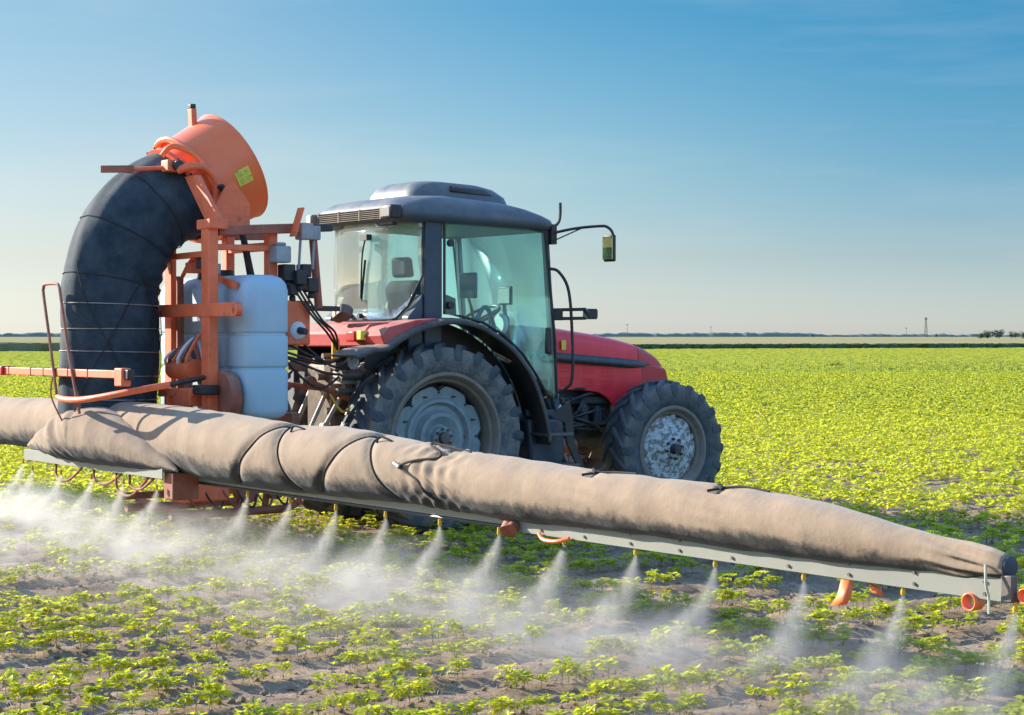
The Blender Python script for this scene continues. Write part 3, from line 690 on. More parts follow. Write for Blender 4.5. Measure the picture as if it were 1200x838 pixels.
# red rear body above the linkage
MB().prism([(-.60, 1.60), (-.62, 1.72), (-.55, 1.80), (-.27, 1.825), (-.27, 1.60)], -.585, .585).build('rear_body_panel', 'red_dusty', T, bevel=.015)
MB().prism([(-.62, 1.615), (-.66, 1.70), (-.58, 1.77), (-.3, 1.83), (-.1, 1.845), (-.1, 1.80), (-.5, 1.66)], -.93, -.62).build('fender_shelf', 'red_dusty', T, bevel=.01)
tl = MB().box(-.70, -.60, -.57, -.42, 1.645, 1.735).build('tail_light', 'lamp_red', T, bevel=.012)
MB().box(-.69, -.60, -.66, -.58, 1.66, 1.74).build('fender_sticker', 'yellow_sticker', T, bevel=.01)
MB().lathe([(0, 0), (0, .085), (.012, .09), (.02, .0)], c=(-.86, -.80, 1.50), axis='x', n=24).build('reflector', 'grey_box', T)
MB().tube([(-.86, -.80, 1.5), (-.72, -.74, 1.56), (-.6, -.7, 1.6)], .012, 6).build('reflector_bracket', 'black', T)
MB().cyl((-.64, -.28, 1.86), (-.60, -.24, 1.92), .06, .075, 16).cyl((-.63, -.18, 1.84), (-.6, -.14, 1.9), .05, .06, 16).build('work_lamp_pair', 'darksteel', T)
# rear linkage
def rod(a, b, r_, name='linkage_rod', m='steel', eyes=True):
    k = MB().tube([a, b], r_, 10)
    if eyes:
        for p in (a, b): k.tube([(p[0], p[1] - .03, p[2]), (p[0], p[1] + .03, p[2])], r_ * 1.9, 14)
    return k.build(name, m, T)
for y in (-.42, .42):
    rod((-.35, y * .8, .62), (-1.30, y, .55), .032, 'lower_link', 'darksteel')
    rod((-.48, y * .9, 1.42), (-.85, y, .62), .026, 'lift_rod')
    k = MB().beam((-.35, y * .7, 1.38), (-.80, y * .95, 1.44), .05, .09).build('lift_arm', 'darksteel', T, bevel=.01)
rod((-.55, 0, 1.22), (-1.25, -.02, 1.30), .024, 'top_link', 'rust')
rod((-.62, -.30, 1.26), (-.86, -.34, .92), .020); rod((-.72, -.12, 1.20), (-.96, -.16, .78), .018)
rod((-.58, -.46, 1.40), (-.68, -.50, .80), .022); rod((-.45, -.55, 1.30), (-.95, -.50, .72), .016, eyes=False)
rod((-.98, -.30, 1.30), (-.55, -.42, 1.12), .028, 'hydraulic_ram', 'rust')
MB().cyl((-.74, -.32, 1.50), (-.74, -.32, 1.67), .035).build('filter_canister', 'yellow', T)
MB().box(-.76, -.60, -.46, -.30, 1.28, 1.40).box(-.72, -.58, -.10, .12, 1.38, 1.5).build('valve_block', 'steel', T, bevel=.01)
for (y, z, r_) in ((-.36, 1.44, .03), (-.50, 1.36, .04), (-.2, 1.52, .025), (-.44, 1.22, .03), (-.1, 1.34, .03), (-.25, 1.05, .03)):
    MB().cyl((-.80, y, z), (-.6, y, z), r_).build('hydraulic_coupler', 'darksteel', T)
for i in range(7):
    y0 = random.uniform(-.5, 0); MB().tube(spline([(-.68, y0, random.uniform(1.35, 1.6)), (-.9 - random.random() * .12, y0 - .05, random.uniform(1.25, 1.5)), (-1.22, random.uniform(-.55, -.1), random.uniform(1.5, 1.85))]), .011, 7).build('hydraulic_hose', 'black', T)
MB().tube(spline([(-.9, -.5, 1.2), (-.8, -.52, 1.06), (-.7, -.5, 1.08), (-.62, -.52, 1.18)]), .010, 6).build('linkage_chain', 'yellow', T)
# fuel tank, steps, handrail, mirror
MB().prism([(1.0, .95), (1.40, .95), (1.42, .60), (1.36, .48), (1.04, .48)], -.74, -.38).build('fuel_tank', 'frame', T, bevel=.03)
MB().lathe([(-.015, 0), (-.015, .052), (.015, .055)], c=(1.385, -.735, 1.02), axis='y', n=24).build('tank_cap', 'white', T)
sp = MB()
for y in (-.93, -.70):
    sp.tube(spline([(1.22, y, 1.14), (1.31, y, .95), (1.33, y, .75), (1.50, y, .46)], 5), .02, 8)
sp.build('step_rail', 'black', T)
for x, z in ((1.12, .80), (1.20, .52)): MB().box(x - .09, x + .22, -.97, -.68, z, z + .03).build('step', 'darksteel', T, bevel=.006)
MB().prism([(1.09, .98), (1.30, 1.12), (1.34, .95), (1.35, .75), (1.5, .46), (1.44, .44), (1.27, .74), (1.25, .92)], -.96, -.94).build('step_guard', 'black', T)
MB().tube(spline([(1.23, -.75, 2.30), (1.30, -.80, 2.27), (1.38, -.84, 2.10), (1.42, -.84, 1.7), (1.42, -.84, 1.32), (1.38, -.80, 1.22), (1.33, -.75, 1.18)], 6), .014, 8).build('handrail', 'black', T)
MB().tube(spline([(1.27, -.73, 2.66), (1.34, -.74, 2.72), (1.36, -.74, 2.80), (1.36, -.74, 2.90)], 5), .014, 8).box(1.24, 1.30, -.77, -.70, 2.52, 2.70).build('roof_bracket', 'black', T)
ma = MB().tube(spline([(1.26, -.76, 2.62), (1.40, -.90, 2.66), (1.56, -1.05, 2.68), (1.62, -1.10, 2.67), (1.66, -1.13, 2.60), (1.66, -1.13, 2.42)], 5), .013, 8).tube([(1.24, -.76, 2.54), (1.45, -.95, 2.665)], .006, 6).build('mirror_arm', 'black', T)
mm = MB().loft([[(1.60 + a, -1.21 + b * .5, z) for a, b in ((0, 0), (.04, .02), (.045, .3), (0, .3))] for z in (2.36, 2.40, 2.57, 2.60)]).build('mirror_housing', 'black', ma, bevel=.012)
MB().box(1.590, 1.598, -1.20, -1.065, 2.38, 2.585).build('mirror_glass', 'mirror', ma)
lb = MB().beam((1.31, -.73, 1.93), (1.52, -.92, 1.935), .02, .03).beam((1.31, -.73, 1.85), (1.52, -.92, 1.855), .02, .03).box(1.50, 1.60, -.98, -.89, 1.845, 1.94).beam((1.28, -.72, 1.89), (1.36, -.78, 1.89), .03, .11).build('lamp_bracket', 'black', T, bevel=.006)
MB().box(1.595, 1.61, -.975, -.90, 1.86, 1.93).build('turn_signal', 'lamp_red', lb, bevel=.004)

# ------------------------------------------------------------------ sprayer
S = root('field_sprayer', (-2.0, 0, 0), 'orange crop sprayer with bulging black air duct and long brown sleeved boom', 'sprayer')
HY = .42
cl = [(-2.5, HY, .80), (-2.5, HY, 1.15), (-2.49, HY, 1.65), (-2.48, HY, 2.08), (-2.40, HY, 2.38), (-2.26, HY, 2.62), (-2.06, HY, 2.79), (-1.84, HY, 2.90)]
cs_ = spline(cl, 14)
def duct_frame():
    out_ = []
    L_ = 0
    for i, p in enumerate(cs_):
        d = (cs_[min(i + 1, len(cs_) - 1)] - cs_[max(i - 1, 0)]).normalized(); u = Vector((d.z, 0, -d.x)).normalized(); v_ = Vector((0, 1, 0))
        if i: L_ += (p - cs_[i - 1]).length
        out_.append((p, d, u, v_, L_))
    return out_
DF = duct_frame(); n = 72; rings = []
hoops = [.37, .565, .765, .955, 1.155, 1.35, 1.72, 2.06]
for (p, d, u, v_, L_) in DF:
    r0 = .405 - .012 * max(0, L_ - 1.6); g_ = []
    pin = sum(math.exp(-((L_ - h) / .022) ** 2) for h in hoops)
    for k in range(n):
        a = 2 * math.pi * k / n
        wob = .010 * math.sin(3 * a + 2.3 * L_) + .006 * math.sin(7 * a - 3 * L_) + .004 * math.sin(13 * a + 9 * L_)
        pleat = 0
        if L_ > 1.1: pleat = -.012 * max(0, math.cos(a)) * (1 + math.sin(L_ * 42 + math.sin(a * 3))) * .8   # folds on the inside of the bend
        g_.append(p + (u * math.cos(a) + v_ * math.sin(a)) * (r0 - .006 * pin + wob + pleat))
    rings.append(g_)
duct = MB().loft(rings).build('air_duct', 'duct', S, angle=75)
def duct_pt(L_, a, e=.006):
    i = min(range(len(DF)), key=lambda q: abs(DF[q][4] - L_)); p, d, u, v_, q = DF[i]
    wob = .010 * math.sin(3 * a + 2.3 * L_) + .006 * math.sin(7 * a - 3 * L_) + .004 * math.sin(13 * a + 9 * L_)
    p = p + d * (L_ - q); return p + (u * math.cos(a) + v_ * math.sin(a)) * (.405 - .012 * max(0, L_ - 1.6) + e + wob)
for h in hoops: MB().tube([duct_pt(h, 2 * math.pi * k / 72, .001) for k in range(72)], .0045, 6, closed=True).build('hoop', 'steel' if h < 1.2 else 'rope', duct)
def diag(L0, L1, a0, a1): MB().tube([duct_pt(L0 + (L1 - L0) * t, a0 + (a1 - a0) * t, .012) for t in np.linspace(0, 1, 24)], .004, 5).build('lacing_cord', 'rope', duct)
for a0 in (-2.75, -1.3, .2):
    diag(.25, 1.42, a0, a0 + 1.5); diag(1.42, .25, a0, a0 + 1.5)
# fan drum: axis rises 29 degrees, leaning forward
EL = R(29); DA = Vector((math.cos(EL), 0, math.sin(EL))); DU = Vector((-math.sin(EL), 0, math.cos(EL))); DY = Vector((0, 1, 0))
C0 = Vector((-1.84, HY, 2.90))
def dring(t, r_, n=64, cy=0.): return [C0 + DA * t + (DU * math.cos(2 * math.pi * k / n) + DY * math.sin(2 * math.pi * k / n)) * r_ for k in range(n)]
fan = MB().loft([dring(.02, .30), dring(.02, .40), dring(.05, .405), dring(.10, .42), dring(.12, .455), dring(.20, .462), dring(.53, .485), dring(.555, .496), dring(.565, .491), dring(.56, .467), dring(.3, .44), dring(.3, .05)]).build('fan_housing', 'orange_clean', S, angle=35)
MB().loft([dring(-.035, .405), dring(-.035, .445), dring(.0, .445), dring(.0, .405)], cap=False).build('clamp_flange', 'orange', fan, angle=30)
for k in range(16):
    p = dring(-.018, .447, 16)[k]; MB().tube([p, p + (p - C0).normalized() * .012], .01, 6).build('flange_bolt', 'black', fan)
ring2 = dring(.10, .475, 48); MB().tube(ring2, .026, 8, closed=True).build('rolled_edge', 'orange_clean', fan)
hubm = MB(); hubm.tube([C0 + DA * .3, C0 + DA * .48], .12, 20)
for k in range(8):
    a = k * math.pi / 4; q = DU * math.cos(a) + DY * math.sin(a); w_ = DA.cross(q)
    hubm.add([C0 + DA * .38 + q * .1 - w_ * .05, C0 + DA * .46 + q * .1 + w_ * .05, C0 + DA * .46 + q * .42 + w_ * .07, C0 + DA * .38 + q * .42 - w_ * .07], [(0, 1, 2, 3)], False)
hubm.build('fan_rotor', 'darksteel', fan, solid=.008)
a_t = R(10); p = C0 + DA * .40 + DU * .470; q = Vector((-.05, 0, 1)).normalized()
MB().beam(p - q * .03, p + q * .14, .075, .05).build('fan_bracket', 'orange', fan, bevel=.006); MB().beam(p + q * .14, p + q * .18, .06, .05).build('bracket_cap', 'black', fan, bevel=.008)
# sticker on the near side of the drum
def drum_pt(t, a, e=.004):     # a: angle from DU towards -y
    r_ = .462 + (t - .2) * .0697 + e; return C0 + DA * t + (DU * math.cos(a) - DY * math.sin(a)) * r_
def decal(t0, t1, a0, a1, e, name, m):
    return MB().grid([[drum_pt(t0 + (t1 - t0) * i / 3, a0 + (a1 - a0) * j / 3, e) for j in range(4)] for i in range(4)]).build(name, m, fan, fixn=False)
SA = R(96)
decal(.32, .46, SA - .14, SA + .14, .0035, 'sticker', 'yellow_sticker')
def cellpt(u, v_): return (.32 + .14 * u, SA - .14 + .28 * v_)
for (u0, u1, v0, v1, mm_) in ((.10, .44, .10, .46, 0), (.56, .90, .12, .44, 0), (.12, .44, .56, .90, 0), (.56, .88, .56, .90, 0), (.08, .26, -.02, .08, 1), (.86, .98, .60, .72, 1), (.30, .40, .30, .38, 1), (.66, .74, .2, .3, 1)):
    a = cellpt(u0, v0); c = cellpt(u1, v1); decal(a[0], c[0], a[1], c[1], .0042 + .0006 * mm_, 'sticker_symbol', 'sticker_ink' if mm_ else 'sticker_faded')
# crank handle and bearing block behind the drum
MB().box(-2.14, -1.98, .02, .16, 3.06, 3.16).build('bearing_block', 'orange', S, bevel=.012)
MB().cyl((-2.06, .02, 3.11), (-2.06, -.03, 3.11), .045, None, 8).build('bearing_nut', 'black', S)
MB().tube([(-2.08, .1, 3.10), (-2.42, .24, 3.075)], .018, 8).build('crank_rod', 'orange', S)
MB().beam((-2.36, .2, 3.08), (-2.60, .33, 3.075), .03, .06).build('crank_handle', 'rust', S, bevel=.006)
MB().tube(spline([(-2.06, .0, 3.07), (-1.98, -.07, 3.10), (-1.86, -.07, 3.10), (-1.77, -.07, 3.03), (-1.74, -.07, 2.90), (-1.74, -.07, 2.60)], 6), .035, 12).build('support_pipe', 'orange', S)
MB().tube(spline([(-2.12, .18, 3.20), (-2.05, .12, 3.28), (-1.92, .02, 3.22), (-1.80, -.04, 3.08), (-1.70, -.07, 2.9)], 6), .024, 10).build('brace_pipe', 'orange_clean', S)
for dy in (0, .05): MB().tube(spline([(-1.74, -.10 - dy, 2.95), (-1.66, -.14 - dy, 2.85), (-1.56, -.14, 2.62 + dy), (-1.46, -.12 - dy, 2.20)], 6), .022, 9).build('hydraulic_hose', 'black', S)
for z in (2.88, 2.80): MB().cyl((-1.69, -.15, z), (-1.66, -.15, z - .05), .028, None, 10).build('hose_fitting', 'steel', S)
# frame
MB().box(-2.06, -1.97, -.56, -.42, .55, 2.58).build('frame_post', 'orange', S, bevel=.01)
MB().box(-2.07, -1.90, -.60, -.36, 2.56, 2.64).build('post_cap', 'orange', S, bevel=.008)
MB().prism([(-.60, 2.64), (-.36, 2.64), (.02, 3.02), (-.20, 3.02)], -1.99, -1.95, 'x').build('drum_gusset', 'orange', S)
MB().prism([(-1.95, 2.58), (-1.55, 2.58), (-1.55, 2.80), (-1.72, 3.0), (-1.85, 2.8)], -.30, -.27).build('side_gusset', 'orange', S)
MB().box(-1.95, -1.9, .36, .50, .55, 2.56).build('frame_post', 'orange', S, bevel=.01)
MB().beam((-2.04, 1.0, 1.905), (-2.04, -1.02, 1.905), .05, .10).cyl((-2.065, -1.02, 1.905), (-2.015, -1.02, 1.905), .05, None, 20).build('cross_bar', 'orange', S, bevel=.006)
MB().beam((-1.95, -.5, 2.55), (-1.1, -.5, 2.60), .07, .08).build('top_beam', 'rust', S, bevel=.008)
MB().beam((-1.95, .45, 2.55), (-1.0, .45, 2.58), .07, .08).build('top_beam', 'rust', S, bevel=.008)
MB().beam((-1.95, -.45, 2.42), (-1.35, -.45, 2.42), .05, .05).build('brace_beam', 'orange', S, bevel=.005)
for y in (-.42, .35): MB().beam((-1.42, y, 1.0), (-1.42, y, 2.55), .10, .08).build('frame_post', 'orange', S, bevel=.008)
MB().beam((-1.42, -.42, 2.44), (-1.42, .4, 2.44), .06, .07).build('cross_beam', 'orange', S, bevel=.006)
MB().tube([(-1.04, -.45, 2.58), (-.98, -.45, 1.93)], .035, 10).build('slanted_post', 'rust', S)
MB().beam((-1.2, -.45, 1.93), (-.78, -.45, 1.925), .04, .045).build('lower_arm', 'black', S, bevel=.006)
MB().beam((-1.04, -.45, 2.60), (-.86, -.45, 2.61), .06, .06).build('post_end_cap', 'black', S, bevel=.006)
MB().beam((-1.30, -.58, 2.52), (-1.22, -.58, 2.76), .10, .015, up=(1, 0, 0)).build('warning_plate', 'orange', S, bevel=.003)
MB().box(-1.2, -1.08, -.55, -.43, 2.50, 2.64).box(-1.09, -1.0, -.53, -.45, 2.50, 2.62).build('section_valve', 'grey_box', S, bevel=.012)
MB().box(-1.46, -1.32, -.60, -.46, 2.30, 2.44).cyl((-1.39, -.53, 2.44), (-1.39, -.53, 2.47), .05).build('motor_valve', 'grey_box', S, bevel=.015)
for (x, y, z, a) in ((-1.30, -.5, 2.22, .07), (-1.22, -.56, 2.18, .06), (-1.14, -.5, 2.24, .055), (-1.10, -.54, 2.12, .06), (-1.26, -.5, 2.08, .05)):
    MB().box(x - a, x + a * .6, y - .06, y + .06, z - a, z + a).cyl((x, y, z - a), (x, y, z - a - .05), a * .55, None, 10).build('valve_body', 'black', S, bevel=.01)
for x in (-1.18, -1.05): MB().tube([(x, -.5, 2.52), (x - .03, -.52, 2.25)], .012, 7).build('control_line', 'grey_box', S)
for i in range(3): MB().tube(spline([(-1.25 + i * .04, -.52, 2.08), (-1.12 + i * .05, -.56, 1.88 - i * .02), (-.95 + i * .04, -.54, 1.72), (-.78, -.42, 1.58)]), .010, 6).build('hydraulic_hose', 'black', S)
MB().box(-1.32, -1.10, -.52, -.44, 1.62, 1.99).build('mounting_plate', 'orange', S, bevel=.012)
b = MB().lathe([(-.02, 0), (-.02, .055), (0, .075), (.015, .075)], c=(-1.22, -.53, 1.74), axis='y', n=24).build('drain_cap', 'white', S)
MB().cyl((-1.22, -.55, 1.74), (-1.20, -.62, 1.73), .032, .028, 12).build('cap_plug', 'hood_blue', b)
MB().beam((-1.2, -.45, 1.0), (-1.2, .45, 1.0), .08, .10).beam((-1.28, -.42, .55), (-1.28, .42, .55), .08, .08).beam((-1.24, -.42, .55), (-1.2, -.42, 1.02), .07, .08).beam((-1.24, .42, .55), (-1.2, .42, 1.02), .07, .08).build('hitch_frame', 'rust', S, bevel=.008)
# spray tank with two pinched grooves and a rounded body
def tank_ring(z, g_, rad=.10):
    pts = []; x0, x1, y0, y1 = -1.86 + g_, -1.46 - g_, -.86 + g_, .84 - g_
    for cx, cy, a0 in ((x1 - rad, y1 - rad, 0), (x0 + rad, y1 - rad, 90), (x0 + rad, y0 + rad, 180), (x1 - rad, y0 + rad, 270)):
        for k in range(9):
            a = R(a0 + 90 * k / 8); pts.append((cx + rad * math.cos(a), cy + rad * math.sin(a), z))
    return pts
prof = [(1.02, .06), (1.05, .02), (1.10, .0)]
for zc in (1.43, 1.71): prof += [(zc - .03, 0), (zc - .016, .003), (zc - .009, .014), (zc + .009, .014), (zc + .016, .003), (zc + .03, 0)]
prof += [(2.06, .0), (2.12, .012), (2.165, .04), (2.19, .09)]
tk = MB().loft([tank_ring(z, g_) for z, g_ in prof]).build('spray_tank', 'tank', S, angle=50)
MB().cyl((-1.66, .1, 2.18), (-1.66, .1, 2.25), .16, .15, 28).build('tank_lid', 'black', tk)
MB().lathe([(0, 0), (0, .13), (.03, .145), (.04, .0)], c=(-1.905, -.06, 1.55), axis='x', n=28).build('tank_recess', 'tank_band', tk)
MB().beam((-1.88, -.70, 2.10), (-1.83, -.2, 2.19), .03, .05).build('tank_strap', 'orange', tk)
MB().beam((-1.90, .30, 1.05), (-1.90, .30, 2.2), .02, .06).build('tank_strap', 'rust', tk)
# pump, disc and pipework under the tank on the rear side
MB().lathe([(-.05, 0), (-.05, .20), (-.03, .215), (.03, .215), (.05, .20), (.05, 0)], c=(-1.93, -.60, 1.20), axis='x', n=40).build('pump_pulley', 'rust', S)
MB().cyl((-2.05, .10, 1.42), (-2.05, -.30, 1.42), .085).cyl((-2.05, .14, 1.42), (-2.05, .10, 1.42), .05).build('pump', 'orange', S)
MB().box(-2.14, -1.95, -.38, -.05, 1.12, 1.26).build('pump_bracket', 'orange', S, bevel=.01)
MB().beam((-2.10, .25, 1.22), (-2.10, -.42, 1.24), .06, .07).beam((-2.1, .10, .6), (-2.1, .10, 1.24), .06, .06).beam((-2.1, -.15, .6), (-2.1, -.15, 1.24), .06, .06).build('boom_carrier', 'orange', S, bevel=.008)
MB().box(-2.16, -2.0, -.62, -.46, 1.22, 1.30).build('clamp_block', 'black', S, bevel=.01)
for i in range(6): MB().tube(spline([(-2.0, .2 - i * .09, 1.35 + .05 * (i % 3)), (-2.12, .12 - i * .08, 1.5), (-1.98, .05 - i * .08, 1.58 + .03 * i), (-1.92, -.1 - i * .05, 1.3)]), .012 + .004 * (i % 2), 7).build('spray_line', ('white', 'darksteel', 'orange')[i % 3], S)
for y, z in ((.05, 2.27), (-.15, 2.30), (-.28, 2.25)): MB().box(-1.95, -1.83, y - .05, y + .05, z - .05, z + .04).cyl((-1.89, y, z + .04), (-1.89, y, z + .09), .03, None, 10).build('line_filter', ('steel', 'darksteel', 'orange')[int(z * 100) % 3], S, bevel=.008)
MB().tube(spline([(-1.9, .25, 2.2), (-1.92, .0, 2.34), (-1.9, -.3, 2.36)]), .018, 8).build('spray_line', 'orange', S)
MB().beam((-1.96, .55, 2.36), (-1.96, -.42, 2.37), .04, .05).build('brace_beam', 'orange', S, bevel=.004)
# low carriage
MB().box(-2.32, -1.90, -.62, -.36, .36, .60).build('control_cabinet', 'orange', S, bevel=.02)
for y in (-.45, .40): MB().tube(spline([(-2.35, y, .25), (-1.5, y, .25), (-1.25, y, .27), (-1.12, y, .36)], 4), .035, 10).build('skid_tube', 'rust', S)
MB().beam((-2.35, .5, .34), (-1.3, .5, .34), .05, .06).beam((-2.3, -.5, .55), (-1.2, -.5, .55), .06, .07).beam((-2.2, -.45, .25), (-2.2, .5, .3), .05, .05).build('lower_frame', 'rust', S, bevel=.006)
for x in (-1.95, -1.75, -1.5, -1.28): MB().beam((x, -.45, .25), (x + .04, -.47, .58), .035, .05).build('frame_strut', 'rust', S, bevel=.004)
for i in range(7): MB().tube(spline([(-2.3 + .15 * i, -.55, .58), (-2.25 + .15 * i, -.62, .38 + .02 * (i % 3)), (-2.1 + .15 * i, -.55, .30), (-2.02 + .15 * i, -.5, .52)]), .010, 6).build('spray_line', 'black' if i % 2 else 'rust', S)
MB().tube([(-1.68, -.52, .42), (-1.68, -.42, .42)], .10, 20).tube([(-1.42, -.52, .42), (-1.42, -.42, .42)], .08, 20).build('control_pump', 'rust', S)
# hoop guard and rear light bar
hp = [(-3.0, .55, 1.20), (-3.0, .58, 1.6), (-3.0, .64, 2.02), (-3.0, .62, 2.09), (-3.0, .56, 2.12), (-3.0, .32, 2.12), (-3.0, .25, 2.09), (-3.0, .22, 2.02), (-3.0, .05, 1.5), (-3.0, -.15, 1.08)]
hp = [(-3.0, .30, 1.22), (-3.0, .44, 1.65), (-3.0, .57, 2.03), (-3.0, .57, 2.09), (-3.0, .53, 2.12), (-3.0, .30, 2.12), (-3.0, .24, 2.09), (-3.0, .21, 2.02), (-3.0, .04, 1.55), (-3.0, -.17, 1.08)]
MB().tube(spline(hp, 4), .013, 8).build('guard_hoop', 'rust', S)
MB().tube(spline([(-2.98, .32, 1.20), (-3.03, .05, 1.185), (-3.03, -.40, 1.20), (-2.85, -.85, 1.27), (-2.6, -.98, 1.32)], 6), .026, 10).build('guard_tube', 'orange', S)
MB().tube([(-2.62, -.97, 1.315), (-2.1, -.55, 1.36)], .022, 8).build('guard_arm', 'black', S)
lbx = -2.96
bar = MB().beam((lbx, 1.52, 1.395), (lbx, -.90, 1.40), .055, .062).build('light_bar', 'orange', S, bevel=.006)
for y in (1.4, .9, .62, .35, .1, -.3): MB().box(lbx - .031, lbx + .031, y - .005, y + .005, 1.362, 1.432).build('cable_tie', 'black', bar)
MB().box(lbx - .04, lbx + .04, -.98, -.84, 1.31, 1.45).build('lamp_holder', 'orange', bar, bevel=.01); MB().box(lbx - .02, lbx + .04, -1.05, -.98, 1.36, 1.44).build('lamp_plug', 'black', bar, bevel=.01)
MB().box(lbx - .055, lbx + .035, 1.50, 1.70, 1.355, 1.435).build('rear_lamp', 'lamp_red', bar, bevel=.01)
MB().tube(spline([(lbx - .04, .38, 1.36), (lbx - .06, .36, 1.2), (lbx + .02, .33, 1.0)]), .007, 6).build('lamp_cable', 'rust', bar)

# --- boom
BX = -2.5
Ty = [.9, .3, -.4, -.78, -1.6, -2.4, -2.82, -3.4, -3.95, -4.45, -5.0, -5.36, -6.17, -6.88, -7.4, -7.87, -8.41, -8.75, -8.93, -9.01]
Tt = [1.16, 1.16, 1.16, 1.15, 1.13, 1.10, 1.075, 1.09, 1.06, 1.03, 1.00, .985, .96, .95, .94, .91, .835, .795, .78, .76]
Tb = [.66, .66, .66, .65, .61, .60, .61, .62, .63, .64, .63, .615, .635, .635, .63, .63, .64, .645, .65, .66]
def lacing():
    L_ = []
    for (yt, yl, yr) in ((-2.76, -2.15, -3.05), (-3.90, -3.32, -4.32)):
        for yb in (yl, yr): L_.append((yt, yb))
    return L_
LAC = lacing(); A0, A1 = R(75), R(245)          # angles round the sleeve: 90 = top, 180 = rear side towards the camera, 270 = bottom
ties = [-4.80, -6.20, -7.22]
def lac_y(yt, yb, a): t = (a - A0) / (A1 - A0); return yt + (yb - yt) * (t ** 1.3 if t > 0 else 0)
def sleeve_r(y, a):
    k = 0.
    if A0 <= a <= A1:
        for yt, yb in LAC: k -= .022 * math.exp(-((y - lac_y(yt, yb, a)) / .05) ** 2)
    for yt in ties:
        da = abs(a - R(95)); k -= .035 * math.exp(-((y - yt) / .035) ** 2 - (da / .35) ** 2)
        k -= .008 * math.exp(-((y - yt) / .16) ** 2) * (1 + math.cos(da * 15 + (y - yt) * 10)) * math.exp(-(da / 1.2) ** 2)
    k += .0035 * math.sin(y * 5 + 2 * math.sin(a * 2)) * math.sin(a * 2 + y * 2) + .0025 * math.sin(y * 19 + a * 2) * math.sin(y * 3.1)
    k += .0015 * math.sin(a * 7 + y * 1.3) * math.sin(y * 5.3 + a)
    if y > -2.4: k += .004 * math.sin(y * 40 + a * 3) * max(0, math.sin(a + 2))
    w_ = max(0, 1 - abs(y + 4.72) / .45); k += .014 * w_ * math.sin(y * 46 + math.sin(a * 4) * 2) * math.sin(a * 5)
    if 1.9 < y < 3.3: w_ = 1 - abs(y - 2.35) / .95; k += .013 * w_ * math.sin(y * 15 + a * 3.2) * max(0, math.sin(a - 1.2)) + .008 * w_ * math.sin(y * 31 + a * 6)
    w_ = max(0, 1 - abs(y + 8.78) / .25); k += .014 * w_ * math.sin(a * 9 + y * 12)
    return k
def sleeve(ylist, top, bot, xc, name, seed=0):
    rings = []
    for y in ylist:
        zt, zb = float(np.interp(-y, [-q for q in top[0]], top[1])), float(np.interp(-y, [-q for q in bot[0]], bot[1]))
        zc, rz = (zt + zb) / 2, (zt - zb) / 2; rx = rz * .98; g_ = []
        xcc = xc(y) if callable(xc) else xc
        for k in range(80):
            a = 2 * math.pi * k / 80; kk = sleeve_r(y + seed, a) * min(1, rz / .12)
            g_.append((xcc + (rx + kk) * math.cos(a), y, zc + (rz + kk) * math.sin(a)))
        rings.append(g_)
    return MB().loft(rings)
ylr = np.arange(.9, -9.0, -.022)
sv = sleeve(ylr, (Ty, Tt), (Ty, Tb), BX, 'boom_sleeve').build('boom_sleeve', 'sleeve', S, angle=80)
def on_sleeve(y, a, e=.004):
    zt, zb = float(np.interp(-y, [-q for q in Ty], Tt)), float(np.interp(-y, [-q for q in Ty], Tb)); rz = (zt - zb) / 2; k = sleeve_r(y, a)
    return Vector((BX + (rz * .98 + k + e) * math.cos(a), y, (zt + zb) / 2 + (rz + k + e) * math.sin(a)))
for yt, yb in LAC: MB().tube([on_sleeve(lac_y(yt, yb, a), a) for a in np.linspace(A0, A1, 30)], .0075, 6).build('lacing_cord', 'rope', sv)
zz = [(-4.95, 92), (-4.62, 100), (-4.60, 108), (-4.74, 120), (-4.76, 132), (-4.58, 150), (-4.45, 165), (-4.62, 182), (-4.72, 200), (-4.80, 225)]
MB().tube(spline([on_sleeve(y, R(a), .006) for y, a in zz], 4), .008, 6).build('lacing_cord', 'rope', sv)
p = on_sleeve(-4.42, R(166), .01); MB().tube([p + Vector((0, -.03, .0)), p + Vector((0, .03, .02))], .016, 8).build('cord_toggle', 'steel', sv)
for yt in ties[1:]:
    MB().tube(spline([on_sleeve(yt + .05, R(125), .006), on_sleeve(yt, R(105), .02), on_sleeve(yt - .12, R(92), .008), on_sleeve(yt - .3, R(88), .004)], 5), .007, 6).tube(spline([on_sleeve(yt - .02, R(110), .012), on_sleeve(yt + .03, R(100), .03), on_sleeve(yt + .04, R(92), .01)], 4), .010, 6).build('tie_knot', 'rope', sv)
for yt in (-2.95, -4.05):
    MB().tube(spline([on_sleeve(yt, R(125), .002), on_sleeve(yt - .02, R(118), .03), on_sleeve(yt - .08, R(116), .02), on_sleeve(yt - .13, R(115), .002)], 4), .008, 6).build('tie_loop', 'rope', sv)
# end cap
MB().loft([[(BX + r_ * math.cos(a), y, .712 + r_ * 1.0 * math.sin(a)) for a in np.linspace(0, 2 * math.pi, 24, endpoint=False)] for y, r_ in ((-8.95, .046), (-8.965, .051), (-8.985, .051), (-9.01, .046), (-9.015, .030))]).build('end_cap', 'seat', sv, angle=40)
MB().tube(spline([(BX - .07, -8.93, .72), (BX - .09, -8.95, .64), (BX - .06, -8.94, .58), (BX - .07, -8.95, .51)], 4), .006, 6).build('tie_cord', 'lead', sv)
MB().box(BX - .045, BX - .005, -9.05, -8.99, .565, .68).build('end_bracket', 'darksteel', S, bevel=.006)
